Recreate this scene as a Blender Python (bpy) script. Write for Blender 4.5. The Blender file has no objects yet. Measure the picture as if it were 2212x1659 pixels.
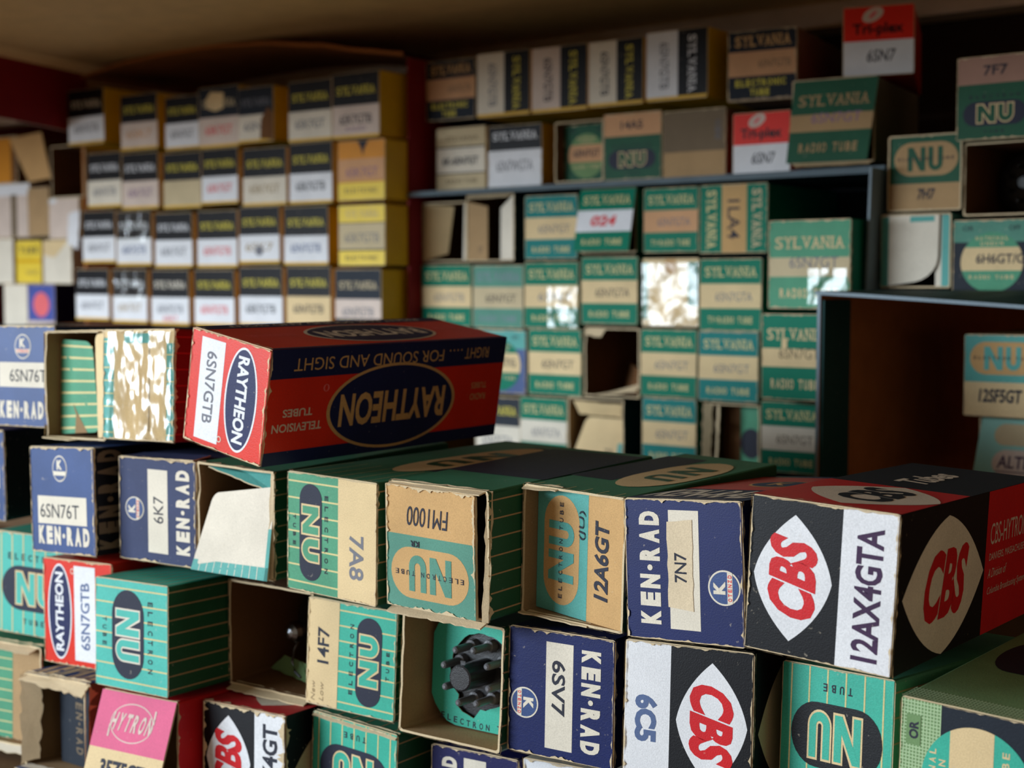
import bpy, math, random
from mathutils import Matrix, Vector, Euler

# ------------------------------------------------------------------ camera, world, light, exposure
SC = bpy.context.scene
COL = SC.collection
MM = 0.001
FPX = 3000.0                                   # focal length in pixels of the 2212 px wide frame
cam = bpy.data.cameras.new('camera')
cam.sensor_width = 36.0
cam.lens = 36.0 * FPX / 2212.0
cam.clip_start = 0.02
cam.clip_end = 20
cam.dof.use_dof = True
cam.dof.focus_distance = 0.385
cam.dof.aperture_fstop = 16.0
cam_ob = bpy.data.objects.new('camera', cam)
cam_ob.location = (0, 0, 0)
cam_ob.rotation_euler = (math.radians(90 - 4.2), 0, math.radians(37))
COL.objects.link(cam_ob)
SC.camera = cam_ob

w = bpy.data.worlds.new('room')
SC.world = w
w.use_nodes = True
bg = w.node_tree.nodes['Background']
bg.inputs[0].default_value = (1.0, 0.80, 0.58, 1)
bg.inputs[1].default_value = 0.29

wl = bpy.data.lights.new('window_daylight', 'AREA')
wl.shape = 'RECTANGLE'
wl.size = 0.80
wl.size_y = 0.36
wl.energy = 26.5
wl.color = (0.79, 0.905, 1.0)
wo = bpy.data.objects.new('window_daylight', wl)
wo.location = (-1.12, -0.72, 0.125)
wo.rotation_euler = (Vector((-0.38, 0.42, -0.02)) - Vector(wo.location)).to_track_quat('-Z', 'Y').to_euler()
COL.objects.link(wo)

SC.view_settings.view_transform = 'Standard'
SC.view_settings.look = 'None'
SC.view_settings.exposure = 0.0
SC.view_settings.gamma = 1.0
SC.view_settings.use_curve_mapping = False

# ------------------------------------------------------------------ materials
def lin(c):
    return tuple(((v / 255) / 12.92 if v / 255 <= 0.04045 else ((v / 255 + 0.055) / 1.055) ** 2.4) for v in c)

PAL = {  # printed inks, boards and papers, as sRGB: colour, roughness, wear
    'teal': ((62, 176, 152), .5, .35), 'mint': ((80, 184, 170), .5, .3), 'green': ((82, 152, 118), .6, .4), 'sage': ((92, 146, 128), .7, .4),
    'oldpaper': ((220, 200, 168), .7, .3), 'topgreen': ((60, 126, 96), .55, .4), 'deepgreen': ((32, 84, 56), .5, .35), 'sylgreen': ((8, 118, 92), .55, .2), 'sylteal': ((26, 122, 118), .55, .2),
    'shadedoldgreen': ((36, 88, 64), .6, .4), 'paleteal': ((150, 205, 195), .6, .3), 'aqua': ((92, 168, 160), .6, .4),  # first green: aged ink, darkened further to put shelf shade into it
    'charcoal': ((42, 45, 62), .6, .4), 'navy': ((24, 32, 80), .5, .4), 'black': ((14, 14, 20), .5, .45),
    'kenblue': ((58, 80, 130), .45, .5), 'royal': ((20, 32, 88), .5, .5), 'oldnavy': ((56, 64, 98), .6, .5), 'darkblue': ((30, 30, 84), .5, .4),
    'red': ((216, 46, 26), .42, .25), 'cbsred': ((208, 28, 36), .45, .25), 'crimson': ((190, 40, 48), .45, .35),
    'brightred': ((226, 40, 24), .5, .1), 'pink': ((214, 84, 126), .55, .3), 'darkred': ((132, 16, 24), .6, .2),
    'white': ((228, 228, 231), .55, .2), 'paper': ((226, 216, 198), .7, .3), 'cream': ((224, 197, 150), .7, .3),
    'tan': ((204, 162, 108), .75, .3), 'shadedpink': ((172, 134, 118), .75, .4), 'peach': ((208, 158, 116), .7, .3), 'kraft': ((178, 146, 106), .85, .3),  # second tone: pinkpaper with the shelf's shade darkened into it
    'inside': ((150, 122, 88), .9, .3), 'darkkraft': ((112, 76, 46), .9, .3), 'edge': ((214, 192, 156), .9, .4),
    'yellow': ((226, 176, 26), .4, .25), 'lemon': ((238, 206, 70), .4, .2), 'yellowink': ((214, 198, 70), .5, .2),
    'ink': ((52, 54, 66), .7, .5), 'greyink': ((122, 122, 130), .7, .5), 'blueink': ((92, 110, 150), .7, .5),
    'redink': ((222, 70, 76), .6, .3), 'purpleink': ((66, 42, 74), .6, .4), 'mauveink': ((140, 110, 140), .7, .3),
    'goldline': ((214, 198, 140), .6, .2), 'stone': ((120, 104, 84), .8, .3), 'oldcream': ((202, 184, 148), .75, .3),
    'pinkpaper': ((216, 197, 184), .7, .3), 'palegreen': ((176, 202, 158), .7, .3), 'olive': ((116, 148, 100), .7, .3), 'orange': ((214, 140, 40), .5, .3),
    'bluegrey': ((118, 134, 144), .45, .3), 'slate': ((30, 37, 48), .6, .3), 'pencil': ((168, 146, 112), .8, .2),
    'darkteal': ((14, 62, 60), .6, .3), 'boardbrown': ((170, 106, 56), .9, .4), 'blueprint': ((70, 84, 160), .5, .3),
    'coral': ((232, 108, 112), .5, .2), 'metal': ((150, 152, 158), .25, .0), 'bakelite': ((34, 34, 38), .32, .1), 'pinmetal': ((96, 96, 100), .35, .1),
    'shelfpaint': ((240, 204, 144), .6, .3), 'cleat': ((206, 178, 150), .7, .3), 'backboard': ((70, 50, 40), .9, .4),
    'floorwood': ((96, 72, 50), .7, .4), 'wallred': ((110, 26, 30), .6, .3),
}
_M = {}

def mat(key):
    if key in _M:
        return _M[key]
    if key in ('tape', 'flat_tape'):
        return tape_mat(key)
    if key == 'glass':
        return glass_mat()
    rgb, rough, wear = PAL[key]
    m = bpy.data.materials.new(key)
    m.use_nodes = True
    nt = m.node_tree
    b = nt.nodes['Principled BSDF']
    tc = nt.nodes.new('ShaderNodeTexCoord')
    oi = nt.nodes.new('ShaderNodeObjectInfo')
    add = nt.nodes.new('ShaderNodeVectorMath'); add.operation = 'ADD'
    nt.links.new(tc.outputs['Object'], add.inputs[0])
    nt.links.new(oi.outputs['Random'], add.inputs[1])

    def noise(scale, detail, lo, hi, outlo, outhi):
        n = nt.nodes.new('ShaderNodeTexNoise')
        n.inputs['Scale'].default_value = scale
        n.inputs['Detail'].default_value = detail
        nt.links.new(add.outputs[0], n.inputs['Vector'])
        r = nt.nodes.new('ShaderNodeMapRange')
        r.inputs[1].default_value = lo; r.inputs[2].default_value = hi
        r.inputs[3].default_value = outlo; r.inputs[4].default_value = outhi
        nt.links.new(n.outputs['Fac'], r.inputs[0])
        return n, r
    c = lin(rgb)
    # broad soiling, fine paper grain, scuffs down to the board
    n1, r1 = noise(70, 4, .35, .7, 1.0, 1.0 - .28 * wear - .03)
    n2, r2 = noise(2600, 2, .3, .7, .90, 1.10)
    mul = nt.nodes.new('ShaderNodeMath'); mul.operation = 'MULTIPLY'
    nt.links.new(r1.outputs[0], mul.inputs[0]); nt.links.new(r2.outputs[0], mul.inputs[1])
    mx = nt.nodes.new('ShaderNodeVectorMath'); mx.operation = 'SCALE'
    mx.inputs[0].default_value = c
    nt.links.new(mul.outputs[0], mx.inputs['Scale'])
    n3, r3 = noise(650, 6, .68, .76, 0.0, min(.7, wear))
    mix = nt.nodes.new('ShaderNodeMixRGB')
    nt.links.new(r3.outputs[0], mix.inputs[0])
    nt.links.new(mx.outputs[0], mix.inputs[1])
    s = lin((196, 184, 164)); mix.inputs[2].default_value = (s[0], s[1], s[2], 1)
    nt.links.new(mix.outputs[0], b.inputs['Base Color'])
    b.inputs['Roughness'].default_value = rough
    b.inputs['Specular IOR Level'].default_value = .5 if key in ('metal', 'bakelite', 'pinmetal') else .12 if key in ('sylgreen', 'sylteal') else .22
    if key == 'metal':
        b.inputs['Metallic'].default_value = 1.0
    bp = nt.nodes.new('ShaderNodeBump')
    bp.inputs['Strength'].default_value = .25
    bp.inputs['Distance'].default_value = .0002
    nt.links.new(n2.outputs['Fac'], bp.inputs['Height'])
    nt.links.new(bp.outputs[0], b.inputs['Normal'])
    _M[key] = m
    return m

def tape_mat(key):
    m = bpy.data.materials.new('clear_' + key); m.use_nodes = True
    nt = m.node_tree
    out = nt.nodes['Material Output']; nt.nodes.remove(nt.nodes['Principled BSDF'])
    tr = nt.nodes.new('ShaderNodeBsdfTransparent'); tr.inputs[0].default_value = (.985, .98, .96, 1)
    gl = nt.nodes.new('ShaderNodeBsdfGlossy'); gl.inputs['Roughness'].default_value = .17
    mx = nt.nodes.new('ShaderNodeMixShader')
    fr = nt.nodes.new('ShaderNodeFresnel'); fr.inputs[0].default_value = 1.6
    tc = nt.nodes.new('ShaderNodeTexCoord')
    n = nt.nodes.new('ShaderNodeTexNoise'); n.inputs['Scale'].default_value = 75; n.inputs['Detail'].default_value = 2.0
    bp = nt.nodes.new('ShaderNodeBump'); bp.inputs['Strength'].default_value = .62; bp.inputs['Distance'].default_value = .0052 if key == 'tape' else .0024
    mp = nt.nodes.new('ShaderNodeMapping'); mp.inputs['Scale'].default_value = (1.4, 1.0, .75)
    nt.links.new(tc.outputs['Object'], mp.inputs['Vector']); nt.links.new(mp.outputs[0], n.inputs['Vector'])
    nt.links.new(n.outputs['Fac'], bp.inputs['Height'])
    nt.links.new(bp.outputs[0], gl.inputs['Normal'])
    nt.links.new(fr.outputs[0], mx.inputs[0]); nt.links.new(tr.outputs[0], mx.inputs[1]); nt.links.new(gl.outputs[0], mx.inputs[2])
    nt.links.new(mx.outputs[0], out.inputs['Surface'])
    _M[key] = m
    return m

def glass_mat():
    m = bpy.data.materials.new('tube_glass'); m.use_nodes = True
    b = m.node_tree.nodes['Principled BSDF']
    b.inputs['Base Color'].default_value = (.75, .75, .72, 1)
    b.inputs['Roughness'].default_value = .06
    b.inputs['Transmission Weight'].default_value = .9
    b.inputs['IOR'].default_value = 1.48
    _M['glass'] = m
    return m

# ------------------------------------------------------------------ mesh builder and printed faces
class PM:
    """collects polygons in millimetres and links them as ONE mesh object"""
    def __init__(self):
        self.v, self.f, self.m, self.k = [], [], [], []
    def poly(self, pts, key):
        i = len(self.v)
        self.v += [tuple(p) for p in pts]
        self.f.append(tuple(range(i, i + len(pts))))
        if key not in self.k:
            self.k.append(key)
        self.m.append(self.k.index(key))
    def build(self, name, parent=None, smooth=False):
        me = bpy.data.meshes.new(name)
        me.from_pydata([(x * MM, y * MM, z * MM) for x, y, z in self.v], [], self.f)
        for key in self.k:
            me.materials.append(mat(key))
        me.polygons.foreach_set('material_index', self.m)
        if smooth:
            me.polygons.foreach_set('use_smooth', [True] * len(self.f))
        me.update()
        o = bpy.data.objects.new(name, me)
        COL.objects.link(o)
        if parent is not None:
            o.parent = parent
        return o

_G = {}
def glyphs(s, bold):
    """triangles of a line of built-in lettering, its bounding box scaled to the unit square"""
    if (s, bold) not in _G:
        cu = bpy.data.curves.new('lettering', 'FONT')
        cu.body = s; cu.offset = bold; cu.fill_mode = 'FRONT'; cu.resolution_u = 3
        ob = bpy.data.objects.new('lettering', cu)
        me = ob.to_mesh()
        vs = [(q.co.x, q.co.y) for q in me.vertices]
        fs = [tuple(p.vertices) for p in me.polygons]
        ob.to_mesh_clear()
        bpy.data.objects.remove(ob); bpy.data.curves.remove(cu)
        x0, x1 = min(a for a, b in vs), max(a for a, b in vs)
        y0, y1 = min(b for a, b in vs), max(b for a, b in vs)
        _G[(s, bold)] = ([((a - x0) / (x1 - x0), (b - y0) / (y1 - y0)) for a, b in vs], fs, (x1 - x0) / (y1 - y0))
    return _G[(s, bold)]

ROT = {0: lambda s, t: (s, t), 'cw': lambda s, t: (t, 1 - s), 'ccw': lambda s, t: (1 - t, s), 180: lambda s, t: (1 - s, 1 - t)}

class Face:
    """a printed face: four corners BL BR TR TL seen from outside; rot says how the print was laid"""
    EPS = 0.05
    def __init__(self, pm, bl, br, tr, tl, rot=0):
        self.pm = pm
        self.c = [Vector(p) for p in (bl, br, tr, tl)]
        self.n = (self.c[1] - self.c[0]).cross(self.c[3] - self.c[0]).normalized()
        self.rot = ROT[rot]
    def turned(self, rot):
        return Face(self.pm, *self.c, rot=rot)
    def at(self, s, t, layer=0):
        u, v = self.rot(s, t)
        a, b, c, d = self.c
        return a * ((1 - u) * (1 - v)) + b * (u * (1 - v)) + c * (u * v) + d * ((1 - u) * v) + self.n * (self.EPS * layer)
    def sub(self, s0, t0, s1, t1, layer=0):
        """a smaller face inside this one, in print space"""
        g = Face(self.pm, self.at(s0, t0, layer), self.at(s1, t0, layer), self.at(s1, t1, layer), self.at(s0, t1, layer))
        return g
    def poly(self, pts, key, layer=1):
        self.pm.poly([self.at(s, t, layer) for s, t in pts], key)
    def rect(self, s0, t0, s1, t1, key, layer=1):
        self.poly([(s0, t0), (s1, t0), (s1, t1), (s0, t1)], key, layer)
    def ell(self, cx, cy, rx, ry, key, layer=1, n=40, ang=0.0):
        ca, sa = math.cos(ang), math.sin(ang)
        self.poly([(cx + rx * math.cos(a) * ca - ry * math.sin(a) * sa, cy + rx * math.cos(a) * sa + ry * math.sin(a) * ca)
                   for a in [2 * math.pi * i / n for i in range(n)]], key, layer)
    def ring(self, cx, cy, rx, ry, wd, key, layer=1, n=40, a0=0.0, a1=2 * math.pi):
        for i in range(n):
            p, q = a0 + (a1 - a0) * i / n, a0 + (a1 - a0) * (i + 1) / n
            self.poly([(cx + rx * math.cos(p), cy + ry * math.sin(p)), (cx + rx * math.cos(q), cy + ry * math.sin(q)),
                       (cx + (rx - wd) * math.cos(q), cy + (ry - wd) * math.sin(q)), (cx + (rx - wd) * math.cos(p), cy + (ry - wd) * math.sin(p))][::-1], key, layer)
    def pill(self, s0, t0, s1, t1, key, layer=1, n=14):
        ry = (t1 - t0) / 2; rx = min((s1 - s0) / 2, ry * 1.05); cy = (t0 + t1) / 2
        pts = [(s1 - rx + rx * math.cos(a), cy + ry * math.sin(a)) for a in [-math.pi / 2 + math.pi * i / n for i in range(n + 1)]]
        pts += [(s0 + rx - rx * math.cos(a), cy - ry * math.sin(a)) for a in [-math.pi / 2 + math.pi * i / n for i in range(n + 1)]]
        self.poly(pts, key, layer)
    def lens(self, cx, cy, rx, ry, key, layer=1, n=10, k=(.56, .82)):
        pts = []
        for (ax, ay), (bx, by), (kx, ky) in (((1, 0), (0, 1), (k[0], k[1])), ((0, 1), (-1, 0), (-k[0], k[1])), ((-1, 0), (0, -1), (-k[0], -k[1])), ((0, -1), (1, 0), (k[0], -k[1]))):
            for i in range(n):
                f = i / n
                pts.append((cx + rx * ((1 - f) ** 2 * ax + 2 * f * (1 - f) * kx + f * f * bx), cy + ry * ((1 - f) ** 2 * ay + 2 * f * (1 - f) * ky + f * f * by)))
        self.poly(pts, key, layer)
    def text(self, s, s0, t0, s1, t1, key, bold=0.0, shear=0.0, layer=3, grow=0.0):
        if not s.strip():
            return
        vs, fs, asp = glyphs(s, bold)
        s0 -= grow; s1 += grow; t0 -= grow; t1 += grow
        pts = [(s0 + (s1 - s0) * a + shear * (t1 - t0) * (b - .5), t0 + (t1 - t0) * b) for a, b in vs]
        for f in fs:
            self.poly([pts[i] for i in f], key, layer)
    def spaced(self, s, s0, t0, s1, t1, key, bold=0.01, shear=0.0, layer=3, fill=.62, arc=0.0):
        ww = [.55 if ch in '-.I1' else .7 if ch == ' ' else 1.0 for ch in s]
        st = (s1 - s0) / sum(ww)
        for i, ch in enumerate(s):
            if ch in ' ':
                continue
            f = .28 if ch in 'I.-1' else fill
            c = s0 + st * (sum(ww[:i]) + ww[i] / 2)
            dy = arc * (1 - ((c - (s0 + s1) / 2) / ((s1 - s0) / 2)) ** 2)
            h = t1 - t0
            if ch == '.':
                self.rect(c - st * .12, t0 + dy, c + st * .12, t0 + h * .25 + dy, key, layer)
            elif ch == '-':
                self.ell(c, t0 + h * .5 + dy, st * .17, h * .13, key, layer, 12)
            else:
                self.text(ch, c - st * f / 2, t0 + dy, c + st * f / 2, t1 + dy, key, bold, shear, layer)
    def serif(self, s, s0, t0, s1, t1, key, layer=3, bold=.012):
        SR = {'Y': [(.12, 1), (.88, 1), (.5, 0)], 'L': [(.2, 0), (.2, 1)], 'V': [(.1, 1), (.9, 1)], 'A': [(.1, 0), (.9, 0)],
              'N': [(.15, 1), (.15, 0), (.85, 1)], 'I': [(.5, 0), (.5, 1)], 'T': [(.5, 0)], 'R': [(.15, 0), (.88, 0)], 'U': [(.15, 1), (.85, 1)], 'H': [(.15, 0), (.15, 1), (.85, 0), (.85, 1)]}
        wd = {'I': .5}
        tot = sum(wd.get(c, 1) for c in s)
        x = s0; h = t1 - t0
        for ch in s:
            cw = (s1 - s0) * wd.get(ch, 1) / tot
            g0, g1 = x + cw * .08, x + cw * .92
            if ch == 'I':
                g0, g1 = x + cw * .32, x + cw * .68
            if ch != ' ':
                self.text(ch, g0, t0, g1, t1, key, bold, 0, layer)
            for px, py in SR.get(ch, []):
                c = g0 + (g1 - g0) * px; wv = (s1 - s0) / tot * .24
                y0 = t0 if py == 0 else t1 - h * .09
                self.rect(c - wv, y0, c + wv, y0 + h * .09, key, layer + 1)
            x += cw
    def n_letter(self, s0, t0, s1, t1, key, layer, g=0.0):
        b = (s1 - s0) * .34; h = g
        self.rect(s0 - h, t0 - h, s0 + b * .8 + h, t1 + h, key, layer)
        self.rect(s1 - b * .8 - h, t0 - h, s1 + h, t1 + h, key, layer)
        self.poly([(s0 - h, t1 + h), (s0 + b * .85 + h, t1 + h), (s1 + h, t0 - h), (s1 - b * .85 - h, t0 - h)][::-1], key, layer + .3)
    def u_letter(self, s0, t0, s1, t1, key, layer, g=0.0):
        b = (s1 - s0) * .33 + g; s0 -= g; s1 += g; t0 -= g; t1 += g
        b += g
        cx = (s0 + s1) / 2; R = (s1 - s0) / 2; r = max(R - b, .004); cy = t0 + R
        self.rect(s0, cy, s0 + b, t1, key, layer)
        self.rect(s1 - b, cy, s1, t1, key, layer)
        n = 12
        for i in range(n):
            p, q = math.pi + math.pi * i / n, math.pi + math.pi * (i + 1) / n
            self.poly([(cx + R * math.cos(p), cy + R * math.sin(p)), (cx + R * math.cos(q), cy + R * math.sin(q)),
                       (cx + r * math.cos(q), cy + r * math.sin(q)), (cx + r * math.cos(p), cy + r * math.sin(p))], key, layer)
    def monogram(self, s0, t0, s1, t1, key, rim=None, layer=3, g=.014):
        mid = s0 + (s1 - s0) * .53
        for key2, gg, ly in ((rim, g, layer), (key, 0.0, layer + 1)):
            if key2:
                self.n_letter(s0, t0, mid - .012, t1, key2, ly, gg)
                self.u_letter(mid + .03, t0, s1, t1, key2, ly, gg)
    def rag(self, wd, rng, key='edge', layer=8, edges='btlr', n=48, prob=.6):
        """chipped paper along the edges of a face"""
        for e in edges:
            p = [wd * .10 * rng.random() for _ in range(n + 1)]
            for _ in range(int(n * prob * .34) + 1):
                c, hw, dp = rng.randrange(n + 1), rng.choice((1, 1, 2, 2, 3, 5)), wd * (.25 + .75 * rng.random() ** 2)
                for i in range(max(0, c - hw), min(n, c + hw) + 1):
                    p[i] = max(p[i], dp * (1 - abs(i - c) / (hw + .6)) * rng.uniform(.55, 1.1))
            for i in range(n):
                a, b = i / n, (i + 1) / n
                if p[i] + p[i + 1] < wd * .08:
                    continue
                q = {'b': [(a, 0), (b, 0), (b, p[i + 1]), (a, p[i])], 't': [(b, 1), (a, 1), (a, 1 - p[i]), (b, 1 - p[i + 1])],
                     'l': [(0, b), (0, a), (p[i], a), (p[i + 1], b)], 'r': [(1, a), (1, b), (1 - p[i + 1], b), (1 - p[i], a)]}[e]
                u = [(max(0, min(1, x)), max(0, min(1, y))) for x, y in q]
                self.pm.poly([self.c[0] * ((1 - x) * (1 - y)) + self.c[1] * (x * (1 - y)) + self.c[2] * (x * y) + self.c[3] * ((1 - x) * y) + self.n * (self.EPS * layer) for x, y in u], key)

def board(pm, bl, br, tr, tl, th, front, back='inside', edge='edge', rad=(0, 0, 0, 0), rng=None, rough=0.0):
    """a flat piece of card with thickness th behind its front; rad rounds the corners BL BR TR TL. Returns the Face of its front"""
    F = Face(pm, bl, br, tr, tl)
    W, H = (F.c[1] - F.c[0]).length, (F.c[3] - F.c[0]).length
    out = []
    cs = [(0, 0, 1, 1), (1, 0, -1, 1), (1, 1, -1, -1), (0, 1, 1, -1)]
    for i, (cu, cv, du, dv) in enumerate(cs):
        r = rad[i]
        if r <= 0:
            out.append((cu, cv))
        else:
            n = 5
            arc = []
            for k in range(n + 1):
                a = math.pi / 2 * k / n
                arc.append((cu + du * (r / W) * (1 - math.sin(a)), cv + dv * (r / H) * (1 - math.cos(a))))
            out += arc[::-1] if i in (0, 2) else arc
    if rough and rng:
        dense = []
        for i in range(len(out)):
            a, b = out[i], out[(i + 1) % len(out)]
            k = max(1, int(math.hypot((b[0] - a[0]) * W, (b[1] - a[1]) * H) / 2.2))
            for j in range(k):
                f = j / k
                x, y = a[0] + (b[0] - a[0]) * f, a[1] + (b[1] - a[1]) * f
                if j:
                    x += rng.uniform(-rough, rough) / W; y += rng.uniform(-rough, rough) / H
                dense.append((x, y))
        out = dense
    fr = [F.at(u, v) for u, v in out]
    bk = [p - F.n * th for p in fr]
    c0 = sum(fr, Vector()) / len(fr); c1 = c0 - F.n * th
    for i in range(len(fr)):
        j = (i + 1) % len(fr)
        pm.poly([c0, fr[i], fr[j]], front)
        pm.poly([c1, bk[j], bk[i]], back)
    for i in range(len(fr)):
        j = (i + 1) % len(fr)
        pm.poly([fr[i], bk[i], bk[j], fr[j]], edge)
    return F

def sleeve(pm, W, H, L, cols, rng, wear=.3, th=.7, open_back=False):
    """the four-sided carton, open at the front; x centred, y 0..L, z 0..H; front rim frayed by wear (mm)"""
    rr = .9; n = 9
    prof = []
    def side(x0, z0, x1, z1, key):
        for i in range(n):
            f = i / (n - 1)
            prof.append((x0 + (x1 - x0) * f, z0 + (z1 - z0) * f, key))
    h = W / 2
    side(-h + rr, 0, h - rr, 0, 'b'); prof.append((h - rr * .29, rr * .29, 'r'))
    side(h, rr, h, H - rr, 'r'); prof.append((h - rr * .29, H - rr * .29, 't'))
    side(h - rr, H, -h + rr, H, 't'); prof.append((-h + rr * .29, H - rr * .29, 'l'))
    side(-h, H - rr, -h, rr, 'l'); prof.append((-h + rr * .29, rr * .29, 'b'))
    N = len(prof)
    kx, kz = (W - 2 * th) / W, (H - 2 * th) / H
    inn = [(x * kx, th + (z) * kz) for x, z, k in prof]
    j = [rng.uniform(0, 1) ** 2 * wear for _ in range(N)]
    fl = [1 + rng.uniform(-.3, 1) * .006 * wear for _ in range(N)]
    o0 = [(x * fl[i], j[i], H / 2 + (z - H / 2) * fl[i]) for i, (x, z, k) in enumerate(prof)]
    i0 = [(inn[i][0], j[i] + .05, inn[i][1]) for i in range(N)]
    o1 = [(x, 3.0, z) for x, z, k in prof]
    o2 = [(x, L, z) for x, z, k in prof]
    i2 = [(x, L - 1.0, z) for x, z in inn]
    for i in range(N):
        q = (i + 1) % N
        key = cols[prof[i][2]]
        pm.poly([o0[q], o0[i], o1[i], o1[q]], key)
        pm.poly([o1[q], o1[i], o2[i], o2[q]], key)
        pm.poly([o0[i], o0[q], i0[q], i0[i]], cols.get('edge', 'edge'))
        pm.poly([i0[i], i0[q], i2[q], i2[i]], cols.get('in', 'inside'))
    pm.poly(o2[::-1], cols['r'])
    pm.poly(i2, cols.get('in', 'inside'))
    F = {'t': Face(pm, (-h, 0, H), (h, 0, H), (h, L, H), (-h, L, H)),
         'r': Face(pm, (h, 0, 0), (h, L, 0), (h, L, H), (h, 0, H)),
         'l': Face(pm, (-h, L, 0), (-h, 0, 0), (-h, 0, H), (-h, L, H)),
         'b': Face(pm, (-h, L, 0), (h, L, 0), (h, 0, 0), (-h, 0, 0))}
    return F

def tag(o, label, cat, group=None, kind=None):
    if label: o['label'] = label
    if cat: o['category'] = cat
    if group: o['group'] = group
    if kind: o['kind'] = kind
    return o

# ------------------------------------------------------------------ the printed designs, drawn upright
def pinstripes(F, n, key='goldline', wd=.008, layer=1, s0=0.0, s1=1.0, t0=0.0, t1=1.0, off=.5):
    for i in range(n):
        c = s0 + (s1 - s0) * (i + off) / n
        F.rect(c - wd, t0, c + wd, t1, key, layer)

def nu_pill(F, bg='teal', lab=0.0, number='', num=(.36, .76), labcol='cream', stripe='goldline', seven=7, pillcol='charcoal', rim='cream', extra=None, numink='ink'):
    """dark pill with two big letters on a pinstriped ground, label band along the top"""
    T = 1 - lab
    F.rect(0, 0, 1, 1, bg, 1)
    if seven:
        pinstripes(F, seven, stripe, .007, 2, t1=T)
    F.pill(.08, .235 * T, .905, .68 * T, pillcol, 3)
    F.monogram(.27, .30 * T, .735, .615 * T, bg, rim, 4, .016)
    F.spaced('ELECTRON', .14, .735 * T, .84, .80 * T, 'ink', .02, 0, 3, .5)
    F.spaced('TUBE', .34, .10 * T, .64, .155 * T, 'ink', .02, 0, 3, .5)
    if lab:
        F.rect(0, T, 1, 1, labcol, 3)
        F.text(number, num[0], T + lab * .30, num[1], T + lab * .68, numink, .02, 0, 4)
        if extra:
            extra(F)

def nu_kraft(F, number, bg='sage', pill='tan', lab=.42, num=(.3, .85), labcol=None, extra=None, nb=.03):
    """kraft pill with green letters at the top, plain kraft label below"""
    F.rect(0, 0, 1, 1, labcol or pill, 1)
    F.rect(0, lab, 1, 1, bg, 2)
    T = 1 - lab
    F.pill(.07, lab + T * .16, .95, lab + T * .86, pill, 3)
    F.monogram(.26, lab + T * .26, .74, lab + T * .76, bg, None, 4)
    F.spaced('ELECTRON TUBE', .11, lab + T * .48, .91, lab + T * .55, 'ink', .01, 0, 6, .55)
    F.text(number, num[0], lab * .40, num[1], lab * .80, 'ink', nb, .1, 4)
    if extra:
        extra(F)

def k_badge(F, cx, cy, r, plain=False):
    F.ell(cx, cy, r * .92, r, 'paper', 2)
    F.ell(cx, cy, r * .83, r * .90, 'kenblue', 3)
    F.text('K', cx - r * .34, cy - r * .08, cx + r * .34, cy + r * .66, 'paper', .06, 0, 4)
    F.rect(cx - r * .80, cy - r * .52, cx + r * .80, cy - r * .2, 'paper', 4)
    if not plain:
        F.spaced('OTENZD', cx - r * .72, cy - r * .48, cx + r * .72, cy - r * .24, 'redink', .03, 0, 5, .7)
    F.poly([(cx + r * .83 * math.cos(a), cy + r * .9 * math.sin(a)) for a in [math.pi * 1.2 + math.pi * .6 * i / 10 for i in range(11)]], 'kenblue', 4)

def kenrad(F, number, order='logo_top', bg='kenblue', name='KEN-RAD', num=(.30, .80), numbold=.0, logo_s=.5, lab=(.36, .62), plain=False, labs=(.08, .93), nx=(.09, .93)):
    F.rect(0, 0, 1, 1, bg, 1)
    if order == 'logo_top':
        k_badge(F, logo_s, .80, .125, plain)
        nb = (.075, .25)
    else:
        k_badge(F, logo_s, .155, .135, plain)
        nb = (.70, .88)
    F.rect(labs[0], lab[0], labs[1], lab[1], 'paper', 2)
    d = lab[1] - lab[0]
    F.text(number, num[0], lab[0] + d * .22, num[1], lab[0] + d * .72, 'ink', numbold, 0, 3)
    F.spaced(name, nx[0], nb[0], nx[1], nb[1], 'paper', .07, 0, 3, .78)

def raytheon_end(F, number, numink='greyink', lab=(.125, .435), ec=.685, er=.205):
    F.rect(0, 0, 1, 1, 'red', 1)
    F.rect(.05, lab[0], .955, lab[1], 'white', 2)
    d = lab[1] - lab[0]
    F.text(number, .16, lab[0] + d * .27, .80, lab[0] + d * .70, numink, .015, -.05, 3)
    F.ell(.5, ec, .46, er, 'white', 2, 56)
    F.ell(.5, ec, .44, er - .02, 'navy', 3, 56)
    F.text('RAYTHEON', .12, ec - er * .33, .88, ec + er * .36, 'white', .035, 0, 4)
    F.ring(.90, ec - er * 1.1, .028, .028, .008, 'paper', 3, 16)

def cbs_lens(F, cx, cy, rx, ry, ink='cbsred', ground='white', layer=2, wd=.62, ht=.62):
    F.lens(cx, cy, rx, ry, ground, layer)
    F.text('CBS', cx - rx * wd, cy - ry * ht, cx + rx * wd, cy + ry * ht, ink, .045, .22, layer + 1)

def cbs_end(F, number, numink='purpleink', num=(.06, .90), bold=.03):
    F.rect(0, 0, 1, 1, 'black', 1)
    F.rect(0, 0, 1, .365, 'white', 2)
    cbs_lens(F, .5, .69, .41, .275)
    F.text(number, num[0], .085, num[1], .265, numink, bold, 0, 3)

def syl_half(F, number, dark='black', letter='yellowink', label='white', ink='greyink', bold=0.0, split=.52, patch=None, strip=None):
    """dark upper half with the maker's name, pale lower half with the number"""
    F.rect(0, 0, 1, 1, label, 1)
    F.rect(0, split, 1, 1, dark, 2)
    F.serif('SYLVANIA', .08, split + .17, .92, split + .30, letter, 3, .012)
    if number:
        F.text(number, .16, split * .42, .84, split * .72, ink, bold, 0, 3)
    if strip == 'foot':
        F.rect(0, 0, 1, .04, 'yellow', 5)
    if strip == 'end':
        F.rect(.955, 0, 1, 1, 'yellow', 5)
    if patch:
        patch(F)

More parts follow.
